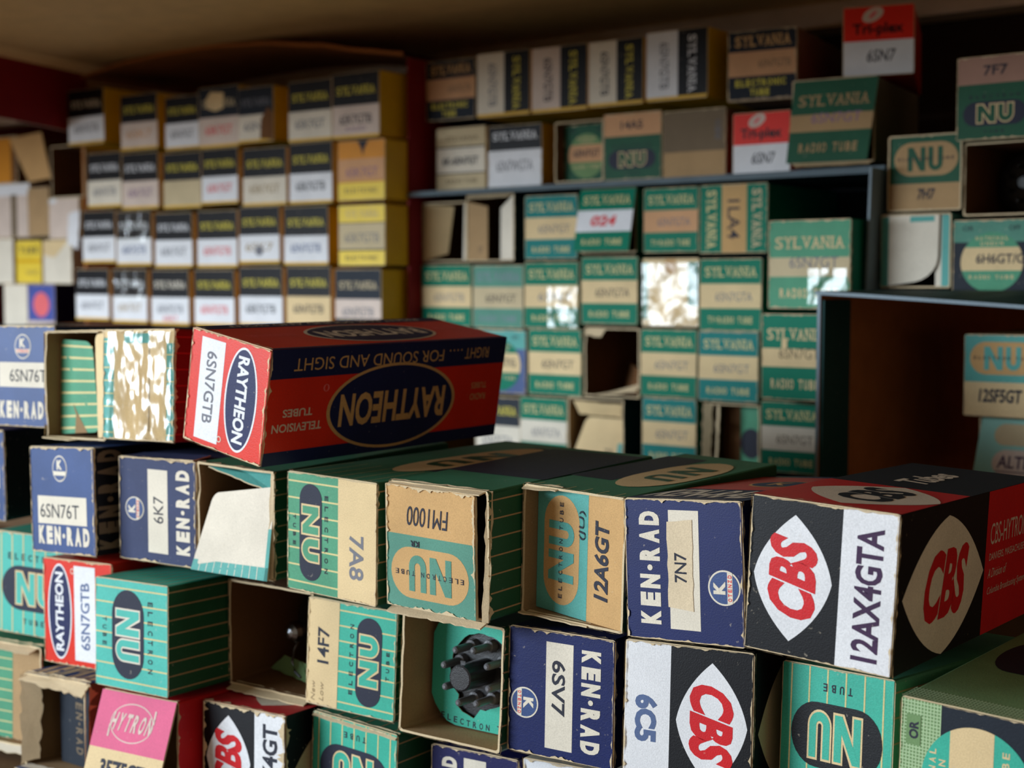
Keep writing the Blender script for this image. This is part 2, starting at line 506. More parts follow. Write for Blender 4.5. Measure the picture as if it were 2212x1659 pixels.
def syl_green(F, number, bg='sylgreen', label='cream', ink='greyink', letter='goldline', foot='RADIO TUBE', top=.655, bot=.31):
    F.rect(0, 0, 1, 1, bg, 1)
    F.rect(0, bot, 1, top, label, 2)
    F.serif('SYLVANIA', .07, top + .10, .93, top + .235, letter, 3, .008)
    if number:
        F.text(number, .26, bot + .10, .86, bot + .225, ink, 0, 0, 3)
    F.spaced(foot, .13, bot * .32, .87, bot * .62, letter, .03, 0, 3, .72)

def syl_tan(F, number, foot=('ELECTRONIC', 'TUBE')):
    F.rect(0, 0, 1, 1, 'slate', 1)
    F.rect(0, .34, 1, .70, 'peach', 2)
    F.serif('SYLVANIA', .09, .77, .92, .93, 'tan', 3, .03)
    F.text(number, .45, .46, .92, .57, 'stone', 0, 0, 3)
    F.spaced(foot[0], .10, .19, .86, .29, 'yellowink', .04, 0, 3, .75)
    F.spaced(foot[1], .32, .05, .62, .15, 'yellowink', .04, 0, 3, .75)

def syl_yellow(F, number, label='oldcream'):
    F.rect(0, 0, 1, 1, 'lemon', 1)
    F.rect(0, .24, 1, .72, label, 2)
    F.rect(0, .24, 1, .265, 'ink', 3); F.rect(0, .70, 1, .72, 'stone', 3)
    F.serif('SYLVANIA', .15, .80, .87, .92, 'oldcream', 3, .0)
    F.text(number, .14, .38, .88, .54, 'greyink', 0, 0, 3)
    F.spaced('ELECTRONIC', .14, .08, .86, .16, 'stone', .02, 0, 3, .7)

def triplex(F):
    F.rect(0, 0, 1, 1, 'white', 1)
    F.rect(0, .50, 1, 1, 'brightred', 2)
    F.ell(.42, .88, .16, .095, 'pinkpaper', 3, ang=.45)
    F.ell(.42, .88, .075, .028, 'coral', 4, ang=.75)
    F.text('Tri-plex', .13, .555, .86, .76, 'black', .03, 0, 4)
    F.text('6SN7', .34, .19, .74, .37, 'ink', .01, .14, 3)

def natl_union(F, number, dark='slate', disc='green', label='cream', bg='sage', numw=(.22, .80)):
    F.rect(0, 0, 1, 1, dark, 1)
    F.rect(0, .71, 1, 1, bg, 2)
    n = 40
    def arcpoly(t0, t1, key, layer, cx=.5, cy=.44, r=.40):
        a0 = math.asin(max(-1, min(1, (t0 - cy) / r))); a1 = math.asin(max(-1, min(1, (t1 - cy) / r)))
        R = [(cx + r * math.cos(a0 + (a1 - a0) * i / n), cy + r * math.sin(a0 + (a1 - a0) * i / n)) for i in range(n + 1)]
        L = [(2 * cx - x, y) for x, y in R][::-1]
        F.poly(R + L, key, layer)
    arcpoly(.04, .84, disc, 3)
    arcpoly(.33, .64, label, 4)
    F.text(number, numw[0], .425, numw[1], .555, 'ink', .02, 0, 5)
    F.spaced('NATIONAL', .28, .735, .72, .785, 'cream', .02, 0, 4, .6)
    F.spaced('UNION', .34, .665, .66, .715, 'cream', .02, 0, 4, .6)
    F.spaced('RADIO TUBE', .20, .22, .80, .27, 'cream', .02, 0, 4, .6)
    F.text('OR', .12, .86, .26, .93, 'ink', 0, 0, 4); F.text('OFF', .72, .86, .86, .93, 'ink', 0, 0, 4)

def hytron(F):
    F.rect(0, 0, 1, 1, 'cream', 1)
    F.rect(0, .49, 1, 1, 'pink', 2)
    F.ring(.49, .745, .285, .175, .010, 'pinkpaper', 3, 48)
    F.spaced('HYTRON', .21, .665, .78, .825, 'pinkpaper', .03, .25, 4, .72)
    F.rect(.20, .60, .222, .71, 'pinkpaper', 4); F.rect(.762, .77, .784, .89, 'pinkpaper', 4)
    F.text('35Z5GT', .20, .25, .80, .40, 'ink', .04, -.05, 3)

# ------------------------------------------------------------------ a carton for one radio tube
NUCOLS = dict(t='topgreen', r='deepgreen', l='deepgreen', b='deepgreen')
def cols(k, t=None, inside='inside'):
    return {'t': t or k, 'r': k, 'l': k, 'b': k, 'in': inside}

POSE = {}
def place(key):
    x, y, z, a, b, c, W, L, H = POSE[key]
    ya, pi, ro = (math.radians(v) for v in (a, b, c))
    M = Matrix.Rotation(ya, 3, 'Z') @ Matrix.Rotation(pi, 3, 'X') @ Matrix.Rotation(ro, 3, 'Y')
    o = bpy.data.objects.new('tube_box', None)
    o.empty_display_size = .01
    COL.objects.link(o)
    p = Vector((x, y, z)) + M @ Vector((W / 2, 0, 0))
    o.location = p * MM
    o.rotation_euler = M.to_euler()
    return o, W, L, H

def box(key, label, art=None, sides=None, colors=None, rot=0, wear=.3, group='front pile of tube boxes', fy=-.1, length=None, inset=.3, rag=.02,
        edges='btlr', category='box', more=None, shut=True, seed=None, prob=.6):
    """sleeve + end flap; art(F) prints the end, sides(F) prints the four sides, more(root, W, L, H, rng) adds further parts"""
    o, W, L, H = place(key)
    L = length or L
    rng = random.Random(seed or sum(ord(c) * (i + 3) for i, c in enumerate(key)))
    colors = colors or NUCOLS
    pm = PM()
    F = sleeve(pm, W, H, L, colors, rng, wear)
    if sides:
        sides(F)
    if wear > .15:
        for k in 'trlb':
            g = F[k]
            ww = wear * (.035 if k in 'tr' else .03)
            e = {'t': 'b', 'r': 'l', 'l': 'r', 'b': 't'}[k]
            g.rag(ww, rng, 'edge', 6, e, 60, .5)
    pm.build('sleeve', o)
    if shut:
        pe = PM()
        i = inset
        E = board(pe, (-W / 2 + i, fy, i), (W / 2 - i, fy, i), (W / 2 - i, fy, H - i), (-W / 2 + i, fy, H - i), .6, colors.get('end', colors['r']), 'inside', 'edge', (.6, .6, .6, .6))
        art(E.turned(rot))
        if rag:
            E.rag(rag * (.5 + wear * 2), rng, 'edge', 9, edges, 60, prob)
        pe.build('end_flap', o)
    tag(o, label, category, group)
    if more:
        more(o, W, L, H, rng)
    return o

def stripes_side(*faces, n=7, key='kraft'):  # duller than the front's gold lines: side shade put into the colour
    def f(F):
        for k in faces:
            for i in range(n):
                t = (i + .5) / n
                if k == 't':
                    F[k].rect(t - .006, 0, t + .006, 1, key, 1)
                else:
                    F[k].rect(0, t - .006, 1, t + .006, key, 1)
    return f

def flap(o, pts, front, art=None, rot=0, th=.55, back='inside', rad=(0, 0, 0, 0), name='flap', rough=0, rng=None, label=None, rag=0):
    pm = PM()
    F = board(pm, *pts, th, front, back, 'edge', rad, rng, rough)
    if art:
        art(F.turned(rot))
    if rag:
        F.rag(rag, rng or random.Random(5), 'edge', 9)
    q = pm.build(name, o)
    if label:
        q['label'] = label
    return q

def tape(o, pts, name='tape_strip', off=.55, label='glossy clear tape', key='tape'):
    """clear sticky tape lying on an end: a fine grid so that it can wrinkle"""
    pm = PM(); n = 26
    a, b, c, d = [Vector(p) for p in pts]
    nn = (b - a).cross(d - a).normalized() * off
    rng = random.Random(int(sum(o.location) * 1e6))
    ph = [rng.uniform(0, 6.3) for _ in range(6)]
    def wav(u, v):
        return .16 * math.sin(9 * u + 2.2 * math.sin(4 * v + ph[0]) + ph[1]) + .12 * math.sin(17 * u + 3 * v + ph[2]) + .10 * math.sin(7 * v + 2 * math.sin(6 * u + ph[3]) + ph[4])
    co, fs = [], []
    for j in range(n + 1):
        for i in range(n + 1):
            u, v = i / n, j / n
            co.append(tuple(a * ((1 - u) * (1 - v)) + b * (u * (1 - v)) + c * (u * v) + d * ((1 - u) * v) + nn * (1 + wav(u, v))))
    me = bpy.data.meshes.new(name)
    for j in range(n):
        for i in range(n):
            k = j * (n + 1) + i
            fs.append((k, k + 1, k + n + 2, k + n + 1))
    me.from_pydata([(x * MM, y * MM, z * MM) for x, y, z in co], [], fs)
    me.materials.append(mat(key))
    me.polygons.foreach_set('use_smooth', [True] * len(fs))
    q = bpy.data.objects.new(name, me); COL.objects.link(q); q.parent = o
    q['label'] = label
    return q

def lathe(pm, prof, c, ax, key, n=24, cap=True):
    """turned body: prof = (distance along ax, radius)"""
    ax = Vector(ax).normalized(); e1 = ax.orthogonal().normalized(); e2 = ax.cross(e1); c = Vector(c)
    rings = [[c + ax * d + (e1 * math.cos(2 * math.pi * i / n) + e2 * math.sin(2 * math.pi * i / n)) * r for i in range(n)] for d, r in prof]
    for a, b in zip(rings, rings[1:]):
        for i in range(n):
            pm.poly([a[i], a[(i + 1) % n], b[(i + 1) % n], b[i]], key)
    if cap:
        pm.poly(rings[0][::-1], key); pm.poly(rings[-1], key)

def tube_path(pm, pts, r, key, n=8):
    rings = []
    for i, p in enumerate(pts):
        d = (Vector(pts[min(i + 1, len(pts) - 1)]) - Vector(pts[max(i - 1, 0)])).normalized()
        e1 = d.orthogonal().normalized(); e2 = d.cross(e1)
        rings.append([Vector(p) + (e1 * math.cos(2 * math.pi * k / n) + e2 * math.sin(2 * math.pi * k / n)) * r for k in range(n)])
    for a, b in zip(rings, rings[1:]):
        for k in range(n):
            pm.poly([a[k], a[(k + 1) % n], b[(k + 1) % n], b[k]], key)
    pm.poly(rings[0][::-1], key); pm.poly(rings[-1], key)

POSE.update({  # front lower left corner of each box (mm), yaw, pitch, roll (deg), width, length, height
    'kenrad_r0': (-495.0, 311.3, -56.2, 6.0, -1.8, -0.9, 40.3, 90.0, 39.0),
    'nu_open': (-453.9, 309.9, -58.5, -0.8, -2.4, -2.0, 36.9, 90.0, 40.1),
    'nu_tape': (-414.9, 307.1, -55.9, 0.3, -3.2, -1.6, 38.8, 90.0, 39.0),
    'kr_navy': (-538.2, 314.3, -97.1, 11.1, 0.0, -0.4, 39.8, 90.0, 37.2),
    'kr_6sn': (-449.1, 300.4, -99.6, 1.5, -1.8, -2.9, 36.7, 89.8, 39.0),
    'kr_6k7': (-408.9, 309.1, -98.7, 3.9, -0.6, -0.3, 38.5, 90.0, 37.0),
    'nu_flap': (-370.2, 312.0, -97.4, 0.5, 0.9, 1.1, 37.3, 90.0, 36.3),
    'nu7a8': (-323.0, 308.8, -98.1, -1.4, -0.2, 0.9, 39.6, 110.4, 38.1),
    'fm1000': (-280.9, 311.5, -97.9, -0.3, 0.9, 0.3, 37.9, 89.9, 38.1),
    'a6gt': (-242.5, 326.4, -98.0, -1.1, 0.1, 1.5, 35.9, 90.0, 38.8),
    'n7': (-201.7, 321.0, -97.7, -0.3, -2.6, -3.8, 36.3, 89.9, 38.4),
    'cbs': (-165.1, 319.1, -94.2, -1.1, -1.6, 2.0, 39.9, 105.0, 40.0),
    'nu_teal': (-492.1, 311.4, -138.1, 9.8, -0.8, 1.1, 42.0, 90.0, 40.3),
    'ray2': (-446.2, 302.5, -141.2, 3.1, -2.0, -2.2, 38.0, 90.0, 39.0),
    'nul': (-406.1, 295.3, -141.1, 4.0, -2.3, -1.1, 36.3, 89.9, 38.1),
    'open_tube': (-371.4, 326.2, -142.1, 4.0, -0.3, 0.4, 38.9, 90.0, 37.5),
    'f14': (-327.6, 320.7, -139.5, 5.2, -2.2, 1.3, 36.5, 90.0, 35.8),
    'open_pins': (-283.2, 317.0, -139.4, 3.8, -3.7, 0.4, 37.8, 90.0, 37.5),
    'sv7': (-244.8, 322.7, -138.9, 3.8, -2.5, -0.4, 35.9, 90.0, 37.4),
    'c5': (-202.2, 319.1, -139.5, 6.2, -5.5, -1.4, 37.9, 90.0, 40.8),
    'nu_r2': (-162.1, 333.9, -140.3, -5.3, -4.5, -1.2, 32.7, 90.0, 39.2),
    'natl': (-126.3, 326.6, -140.1, -3.1, -0.2, 1.0, 35.3, 90.0, 38.4),
    'nu_edge': (-500.4, 301.3, -180.1, 10.4, -1.9, 0.1, 40.9, 90.0, 40.1),
    'kr_torn': (-456.6, 299.5, -182.7, 4.5, -2.4, -2.0, 36.0, 90.0, 35.5),
    'hytron': (-405.1, 296.4, -181.9, 3.5, -3.6, -1.8, 37.6, 90.0, 38.5),
    'cbs14': (-366.7, 309.5, -181.4, 4.4, -2.6, -1.0, 37.4, 90.0, 37.8),
    'nu_r3': (-329.8, 324.7, -180.9, 0.6, -0.8, 1.9, 37.5, 90.0, 37.5),
    'kr_r3': (-285.3, 334.7, -184.1, 3.8, -3.1, -1.2, 33.6, 90.0, 35.0),
    'white_r3': (-249.3, 336.4, -182.8, 5.0, -3.1, -1.6, 34.4, 90.0, 36.0),
    'ray': (-353.2, 292.5, -50.3, -1.6, 0.2, 9.9, 37.4, 113.0, 36.8),
    'y1a': (-873.5, 622.3, 99.0, 0.7, -0.2, -0.1, 41.1, 88.0, 39.1),
    'y1b': (-817.1, 625.4, 92.3, 0.6, -0.1, 0.1, 39.5, 88.0, 38.1),
    'y1c': (-770.1, 626.5, 90.1, -0.0, -0.1, 0.1, 35.0, 88.0, 35.5),
    'y1d': (-734.6, 626.0, 89.2, 0.0, -0.1, 0.1, 39.4, 88.0, 39.6),
    'y1e': (-694.8, 625.2, 90.3, -0.7, -0.1, 0.1, 33.5, 88.0, 35.2),
    'y1f': (-649.4, 626.2, 88.1, 0.2, -0.1, 0.1, 38.2, 88.0, 37.6),
    'y1g': (-610.8, 626.2, 87.8, 0.1, -0.1, 0.2, 39.2, 88.0, 39.4),
    'y2a': (-855.5, 624.6, 53.4, 0.2, -0.1, 0.1, 38.8, 88.0, 38.6),
    'y2b': (-816.2, 624.8, 51.1, 0.3, -0.1, 0.1, 39.6, 88.0, 38.9),
    'y2c': (-771.5, 625.1, 50.3, 0.5, -0.1, 0.1, 38.9, 88.0, 37.4),
    'y2d': (-731.6, 624.9, 51.8, -0.2, -0.1, 0.1, 36.0, 88.0, 36.3),
    'y2e': (-691.5, 625.2, 49.4, 1.0, -0.1, 0.1, 40.0, 88.0, 36.8),
    'y2f': (-648.3, 625.3, 49.2, 0.0, -0.1, 0.1, 37.9, 88.0, 37.8),
    'y2g': (-605.5, 625.2, 49.7, 0.6, -0.1, 0.1, 38.6, 88.0, 36.2),
    'y3a': (-863.2, 624.9, 13.9, 0.3, -0.1, 0.0, 37.9, 88.0, 37.1),
    'y3b': (-823.7, 624.9, 11.7, 0.2, -0.1, 0.1, 38.5, 88.0, 38.1),
    'y3c': (-781.5, 625.0, 10.1, 0.6, -0.1, 0.1, 38.9, 88.0, 37.3),
    'y3d': (-737.2, 625.0, 9.9, 0.6, -0.1, 0.1, 39.4, 88.0, 37.5),
    'y3e': (-695.5, 625.0, 12.1, 0.4, -0.1, 0.0, 37.9, 88.0, 36.6),
    'y3f': (-653.6, 625.0, 10.9, 0.7, -0.1, 0.1, 38.9, 88.0, 36.6),
    'y3g': (-605.2, 625.0, 10.1, 0.4, -0.1, 0.1, 38.4, 88.0, 36.8),
    'y4a': (-873.2, 625.2, -27.6, 0.6, -0.1, 0.1, 38.6, 88.0, 37.0),
    'y4b': (-829.8, 625.0, -28.9, 0.3, -0.1, 0.1, 38.6, 88.0, 37.9),
    'y4c': (-786.5, 624.9, -29.5, 0.7, -0.1, 0.1, 39.5, 88.0, 37.8),
    'y4d': (-741.0, 625.0, -29.3, 0.7, -0.1, 0.1, 39.5, 88.0, 37.4),
    'y4e': (-696.2, 625.0, -28.5, 0.7, -0.1, 0.1, 40.4, 88.0, 38.4),
    'y4f': (-652.0, 625.1, -27.8, 0.6, -0.1, 0.0, 39.1, 88.0, 37.4),
    'y4g': (-608.8, 625.1, -28.9, 0.5, -0.1, 0.0, 38.5, 88.0, 36.8),
    'g1a': (-564.7, 657.4, 12.5, -0.4, -0.0, 0.1, 34.7, 88.0, 36.0),
    'g1b': (-529.6, 656.9, 12.4, -0.8, 0.0, 0.1, 36.2, 88.0, 39.7),
    'g1c': (-485.6, 657.1, 13.2, 0.1, 0.0, 0.0, 37.2, 88.0, 36.7),
    'g1d': (-446.2, 657.0, 16.3, 0.2, 0.0, -0.1, 37.0, 88.0, 35.9),
    'g1e': (-404.6, 657.4, 16.0, -0.0, 0.0, -0.1, 34.2, 88.0, 35.0),
    'g1f': (-369.2, 656.7, 15.2, 0.5, 0.1, -0.1, 39.9, 88.0, 36.0),
    'g2a': (-565.3, 656.9, -27.2, 0.5, -0.0, 0.0, 39.5, 88.0, 37.7),
    'g2b': (-524.4, 656.9, -27.4, 0.1, -0.0, 0.0, 37.8, 88.0, 37.4),
    'g2c': (-485.8, 656.9, -26.7, 0.1, 0.0, -0.0, 38.3, 88.0, 38.2),
    'g2d': (-445.7, 657.2, -23.8, 0.0, 0.0, -0.1, 37.7, 88.0, 37.8),
    'g2e': (-404.9, 657.2, -24.2, -0.3, 0.1, -0.1, 35.5, 88.0, 37.1),
    'g2f': (-368.8, 656.8, -25.9, -0.2, 0.1, -0.1, 36.8, 88.0, 38.2),
    'g3a': (-521.7, 656.8, -66.3, -0.2, -0.0, 0.0, 37.2, 88.0, 37.9),
    'g3b': (-482.5, 656.5, -65.6, -0.1, 0.0, -0.1, 37.7, 88.0, 38.3),
    'g3c': (-443.5, 657.2, -64.7, -0.3, 0.0, -0.1, 36.9, 88.0, 38.8),
    'g3d': (-406.0, 657.6, -63.0, -0.3, 0.0, -0.1, 35.6, 88.0, 37.2),
    'g3e': (-369.5, 657.6, -63.6, -0.3, 0.1, -0.1, 35.8, 88.0, 37.4),
    'g4a': (-523.4, 657.9, -107.8, -0.6, -0.1, -0.1, 34.2, 88.0, 39.2),
    'g4b': (-488.9, 656.8, -105.8, -0.6, -0.0, -0.1, 34.3, 88.0, 38.5),
    'g4c': (-454.2, 656.1, -104.2, -0.5, 0.0, -0.1, 38.0, 88.0, 38.2),
    'g4d': (-405.2, 658.3, -101.4, -0.5, 0.0, -0.2, 34.5, 88.0, 37.6),
    'g4e': (-365.7, 658.6, -100.8, -0.6, 0.0, -0.2, 32.5, 88.0, 35.9),
    'g4f': (-314.5, 623.2, -93.7, -0.4, 0.1, -0.2, 32.8, 88.0, 35.0),
    'gr1': (-302.9, 605.8, -12.6, 0.1, 0.1, -0.2, 41.6, 88.0, 41.6),
    'gr2': (-306.0, 606.0, -56.0, -0.8, 0.1, -0.2, 35.2, 88.0, 40.8),
    't1a': (-565.1, 662.1, 98.7, 0.5, -0.0, -0.0, 38.4, 88.0, 36.1),
    't1b': (-525.2, 662.2, 98.2, 0.4, -0.0, -0.0, 39.2, 88.0, 37.6),
    't1c': (-484.6, 662.3, 98.0, 0.4, -0.0, -0.0, 38.9, 88.0, 37.0),
    't1d': (-444.7, 662.3, 98.4, 0.0, 0.0, -0.0, 36.2, 88.0, 36.2),
    't1e': (-407.1, 663.1, 98.7, 0.7, 0.0, -0.1, 38.1, 88.0, 37.4),
    't1f': (-356.6, 662.9, 95.2, 8.4, 0.0, -0.3, 37.4, 87.8, 36.0),
    'triA': (-291.4, 661.6, 102.1, 18.6, -0.0, -0.8, 34.3, 88.0, 34.0),
    'sylv': (-310.0, 643.8, 58.4, 7.2, 0.2, -0.3, 41.4, 85.5, 41.3),
    't2a': (-557.1, 662.1, 56.0, 0.2, -0.0, 0.0, 38.4, 88.0, 37.7),
    't2b': (-516.9, 662.2, 56.1, 0.7, -0.0, -0.0, 39.4, 88.0, 36.3),
    't2c': (-468.3, 662.5, 57.1, -0.2, 0.0, -0.0, 33.5, 88.0, 34.5),
    't2d': (-433.9, 661.9, 56.9, 0.1, 0.0, -0.1, 37.7, 88.0, 36.6),
    't2e': (-395.5, 662.3, 55.3, 0.2, 0.1, -0.1, 38.5, 88.0, 37.1),
    'triB': (-351.3, 659.6, 54.9, 1.9, 0.0, -0.2, 32.4, 88.0, 33.0),
    'nu7f7': (-219.4, 622.0, 62.9, -0.4, 0.3, -0.2, 34.1, 88.0, 36.4),
    'nu7h7': (-254.3, 630.4, 32.8, 0.3, 0.1, -0.2, 34.7, 88.0, 34.9),
    'opend': (-219.0, 632.1, 29.9, -0.0, 0.1, -0.2, 32.5, 88.0, 32.7),
    'creamf': (-256.5, 629.0, -2.8, -0.1, 0.1, -0.2, 33.3, 88.0, 34.3),
    'h6': (-222.1, 628.9, -6.4, 0.1, 0.1, -0.2, 35.3, 88.0, 34.3),
    'sf5': (-207.1, 604.0, -58.3, -0.3, 0.1, -0.3, 33.3, 88.0, 35.6),
    'alte': (-202.3, 611.7, -91.0, -0.1, 0.1, -0.4, 31.0, 88.0, 32.0),
    'lca': (-929.0, 645.2, 64.1, 0.4, -0.1, 0.2, 41.2, 87.7, 39.1),
    'lcc': (-1010.0, 649.5, 35.2, 1.4, -0.2, -0.0, 45.0, 88.0, 42.9),
    'lce': (-928.1, 641.8, 32.7, 1.2, -0.1, 0.3, 36.9, 87.2, 31.1),
    'lcf': (-1028.0, 647.9, -1.3, 1.9, -0.1, 0.1, 40.6, 88.0, 36.1),
    'lcg': (-981.9, 648.2, -1.0, -0.1, -0.1, 0.1, 33.9, 88.0, 33.6),
    'lch': (-944.2, 646.9, -1.3, 0.8, -0.1, 0.3, 36.2, 88.0, 33.7),
    'lci': (-998.5, 647.0, -37.9, 6.5, -0.1, 0.3, 27.6, 88.0, 36.2),
    'lcb': (-1027.3, 648.7, 78.5, 3.1, -0.2, -0.0, 45.3, 88.0, 37.1),
    'lcd': (-964.8, 648.3, 35.8, -3.2, -0.1, 0.1, 30.0, 88.0, 37.3),
    'lcj': (-970.8, 650.2, -37.9, 6.5, -0.1, 0.3, 30.7, 88.0, 36.2),
})

# ------------------------------------------------------------------ the room: a deep shelf
def slab(name, x0, x1, y0, y1, z0, z1, key):
    pm = PM()
    P = [(x, y, z) for x in (x0, x1) for y in (y0, y1) for z in (z0, z1)]
    for q in ((0, 1, 3, 2), (4, 6, 7, 5), (0, 4, 5, 1), (2, 3, 7, 6), (0, 2, 6, 4), (1, 5, 7, 3)):
        pm.poly([P[i] for i in q], key)
    o = pm.build(name); o['kind'] = 'structure'
    return o
slab('floor', -1200, 500, 230, 860, -204, -184.8, 'floorwood')
slab('ceiling', -1200, 500, 211.5, 860, 161, 180, 'shelfpaint')
slab('wall_back', -1200, 500, 860, 875, -204, 180, 'backboard')
slab('wall_left', -1215, -1200, 420, 875, -204, 180, 'wallred')
slab('trim_1', -1200, 500, 762, 780, 147, 160.9, 'cleat')
slab('added_shade_board', -1200, 500, 200, 211, 76, 180, 'shelfpaint')  # unseen front board, added to shade the upper rows
slab('trim_2', -1200, -893, 600, 860, -184.7, -39.2, 'floorwood')
slab('trim_3', -892.5, -567, 600, 860, -184.7, -32.4, 'floorwood')
slab('trim_4', -566.5, 500, 520, 860, -184.7, -110.2, 'floorwood')

# ------------------------------------------------------------------ cartons that hold the boxes
def empty(name, loc, label, cat, group=None):
    o = bpy.data.objects.new(name, None); o.empty_display_size = .02
    o.location = [v * MM for v in loc]; COL.objects.link(o)
    return tag(o, label, cat, group)
def panel(o, name, x0, x1, y0, y1, z0, z1, key, inner=None, edge=None, inner_side=None):
    lx, ly, lz = [v / MM for v in o.location]
    pm = PM()
    P = [(x - lx, y - ly, z - lz) for x in (x0, x1) for y in (y0, y1) for z in (z0, z1)]
    names = ('l', 'r', 'f', 'k', 'b', 't')
    for nm, q in zip(names, ((0, 1, 3, 2), (4, 6, 7, 5), (0, 4, 5, 1), (2, 3, 7, 6), (0, 2, 6, 4), (1, 5, 7, 3))):
        k = key
        if inner and nm == inner_side: k = inner
        if edge and nm == 'f': k = edge
        pm.poly([P[i] for i in q], k)
    return pm.build(name, o)
c = empty('red_carton', (-730, 640, -32.2), 'large dark red carton lying open, packed with black and white boxes', 'carton')
panel(c, 'left_panel', -891, -888.6, 646, 750, -31, 149, 'darkred', 'boardbrown', 'boardbrown', 'r')
panel(c, 'right_panel', -566.7, -565.6, 646, 750, -31, 136, 'darkred', 'boardbrown', 'darkred', 'l')
panel(c, 'back_panel', -888.5, -567, 748, 750, -31, 147, 'darkred', 'darkkraft', None, 'f')
panel(c, 'bottom_panel', -891, -566, 610, 750, -32.2, -31.1, 'darkred', 'boardbrown', None, 't')
pm = PM()                                        # the bulged top
n = 28
prof = [(-889.5, 149.8), (-860, 153), (-835, 156.2), (-790, 158.2), (-740, 158.4), (-690, 155.6), (-640, 149.5), (-600, 142), (-565.6, 136.6)]
def topz(x):
    for (a, za), (b, zb) in zip(prof, prof[1:]):
        if x <= b:
            f = (x - a) / (b - a); f = f * f * (3 - 2 * f) * .5 + f * .5
            return za + (zb - za) * f
    return prof[-1][1]
xs = [-889.5 + (323.9) * i / n for i in range(n + 1)]
for a, b in zip(xs, xs[1:]):
    for (y0, y1) in ((641, 750),):
        A = [(x + 730, y - 640, topz(x) + 32.2 + dz) for x in (a, b) for y in (y0, y1) for dz in (0, 2.2)]
        pm.poly([A[0], A[2], A[6], A[4]], 'boardbrown'); pm.poly([A[1], A[5], A[7], A[3]], 'darkred'); pm.poly([A[0], A[4], A[5], A[1]], 'boardbrown')
pm.build('top_panel', c)
def card(o, name, pts, th, front, back, edge='edge', rad=(0, 0, 0, 0)):
    pm = PM(); L = Vector([v / MM for v in o.location])
    board(pm, *[Vector(p) - L for p in pts], th, front, back, edge, rad)
    return pm.build(name, o)
card(c, 'side_flap', [(-886, 646, 109.5), (-850, 478, 117), (-850, 478, 157), (-886, 646, 154)], 1.8, 'darkred', 'darkred', 'pinkpaper')
card(c, 'front_flap', [(-880, 562, -30.5), (-572, 566, -31), (-572, 609.5, -30.9), (-880, 609.5, -30.9)], 1.2, 'darkteal', 'boardbrown', 'slate')

c = empty('green_carton', (-415, 650, -109.9), 'wide blue-grey carton lying open, packed with green and white boxes', 'carton')
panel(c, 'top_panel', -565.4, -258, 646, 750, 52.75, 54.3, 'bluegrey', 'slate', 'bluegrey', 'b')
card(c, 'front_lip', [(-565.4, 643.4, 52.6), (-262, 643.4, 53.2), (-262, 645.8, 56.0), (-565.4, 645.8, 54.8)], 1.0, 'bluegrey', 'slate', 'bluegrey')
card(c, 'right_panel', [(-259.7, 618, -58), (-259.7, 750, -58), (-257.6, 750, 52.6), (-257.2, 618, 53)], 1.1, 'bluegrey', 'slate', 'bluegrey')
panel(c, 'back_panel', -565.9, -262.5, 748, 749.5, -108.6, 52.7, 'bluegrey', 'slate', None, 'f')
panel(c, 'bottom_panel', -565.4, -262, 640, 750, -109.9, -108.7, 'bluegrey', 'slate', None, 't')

c = empty('brown_carton', (-100, 540, -109.9), 'large empty-fronted carton with brown inside and teal edge at the right', 'carton')
panel(c, 'left_panel', -247.5, -246, 540, 840, -108.6, -5.4, 'darkteal', 'boardbrown', 'bluegrey', 'r')
panel(c, 'folded_flap', -245.9, -244.7, 541, 568, -108.6, -7.6, 'darkteal')
pm = PM(); n = 16
for i in range(n):
    def sag(x):
        return -5.2 - 7.5 * max(0, (x + 247.5) / 100) ** 1.1 * .8
    a, b = -247.5 + 330 * i / n, -247.5 + 330 * (i + 1) / n
    A = []
    for x in (a, b):
        for y in (538, 600, 840):
            f = max(0, 1 - (y - 538) / 60) ** 1.0
            z = -5.2 + (max(sag(x), -16) + 5.2) * f
            A += [(x + 100, y - 540, z + 109.9), (x + 100, y - 540, z + 109.9 + 1.5)]
    for (p, q) in ((0, 2), (2, 4)):
        pm.poly([A[p], A[q], A[6 + q], A[6 + p]], 'boardbrown'); pm.poly([A[p + 1], A[6 + p + 1], A[6 + q + 1], A[q + 1]], 'darkteal')
    pm.poly([A[0], A[6], A[7], A[1]], 'bluegrey')
pm.build('top_panel', c)
panel(c, 'back_panel', -245.9, 80, 838.5, 840, -108.6, -7, 'darkteal', 'boardbrown', None, 'f')
panel(c, 'right_panel', 80.1, 81.6, 540, 840, -108.6, -18, 'darkteal', 'boardbrown', None, 'l')
panel(c, 'bottom_panel', -247.5, 81.6, 540, 840, -109.9, -108.7, 'darkteal', 'boardbrown', None, 't')

# ------------------------------------------------------------------ the pile in front
KC = cols('kenblue', inside='inside')
box('kenrad_r0', 'upright blue box with pale number strip and badge, beside torn open green box', lambda F: kenrad(F, '6SN76T', lab=(.39, .64), num=(.36, .88), logo_s=.55, labs=(.205, .93), nx=(.20, .85)), None, KC, wear=.2, more=None)

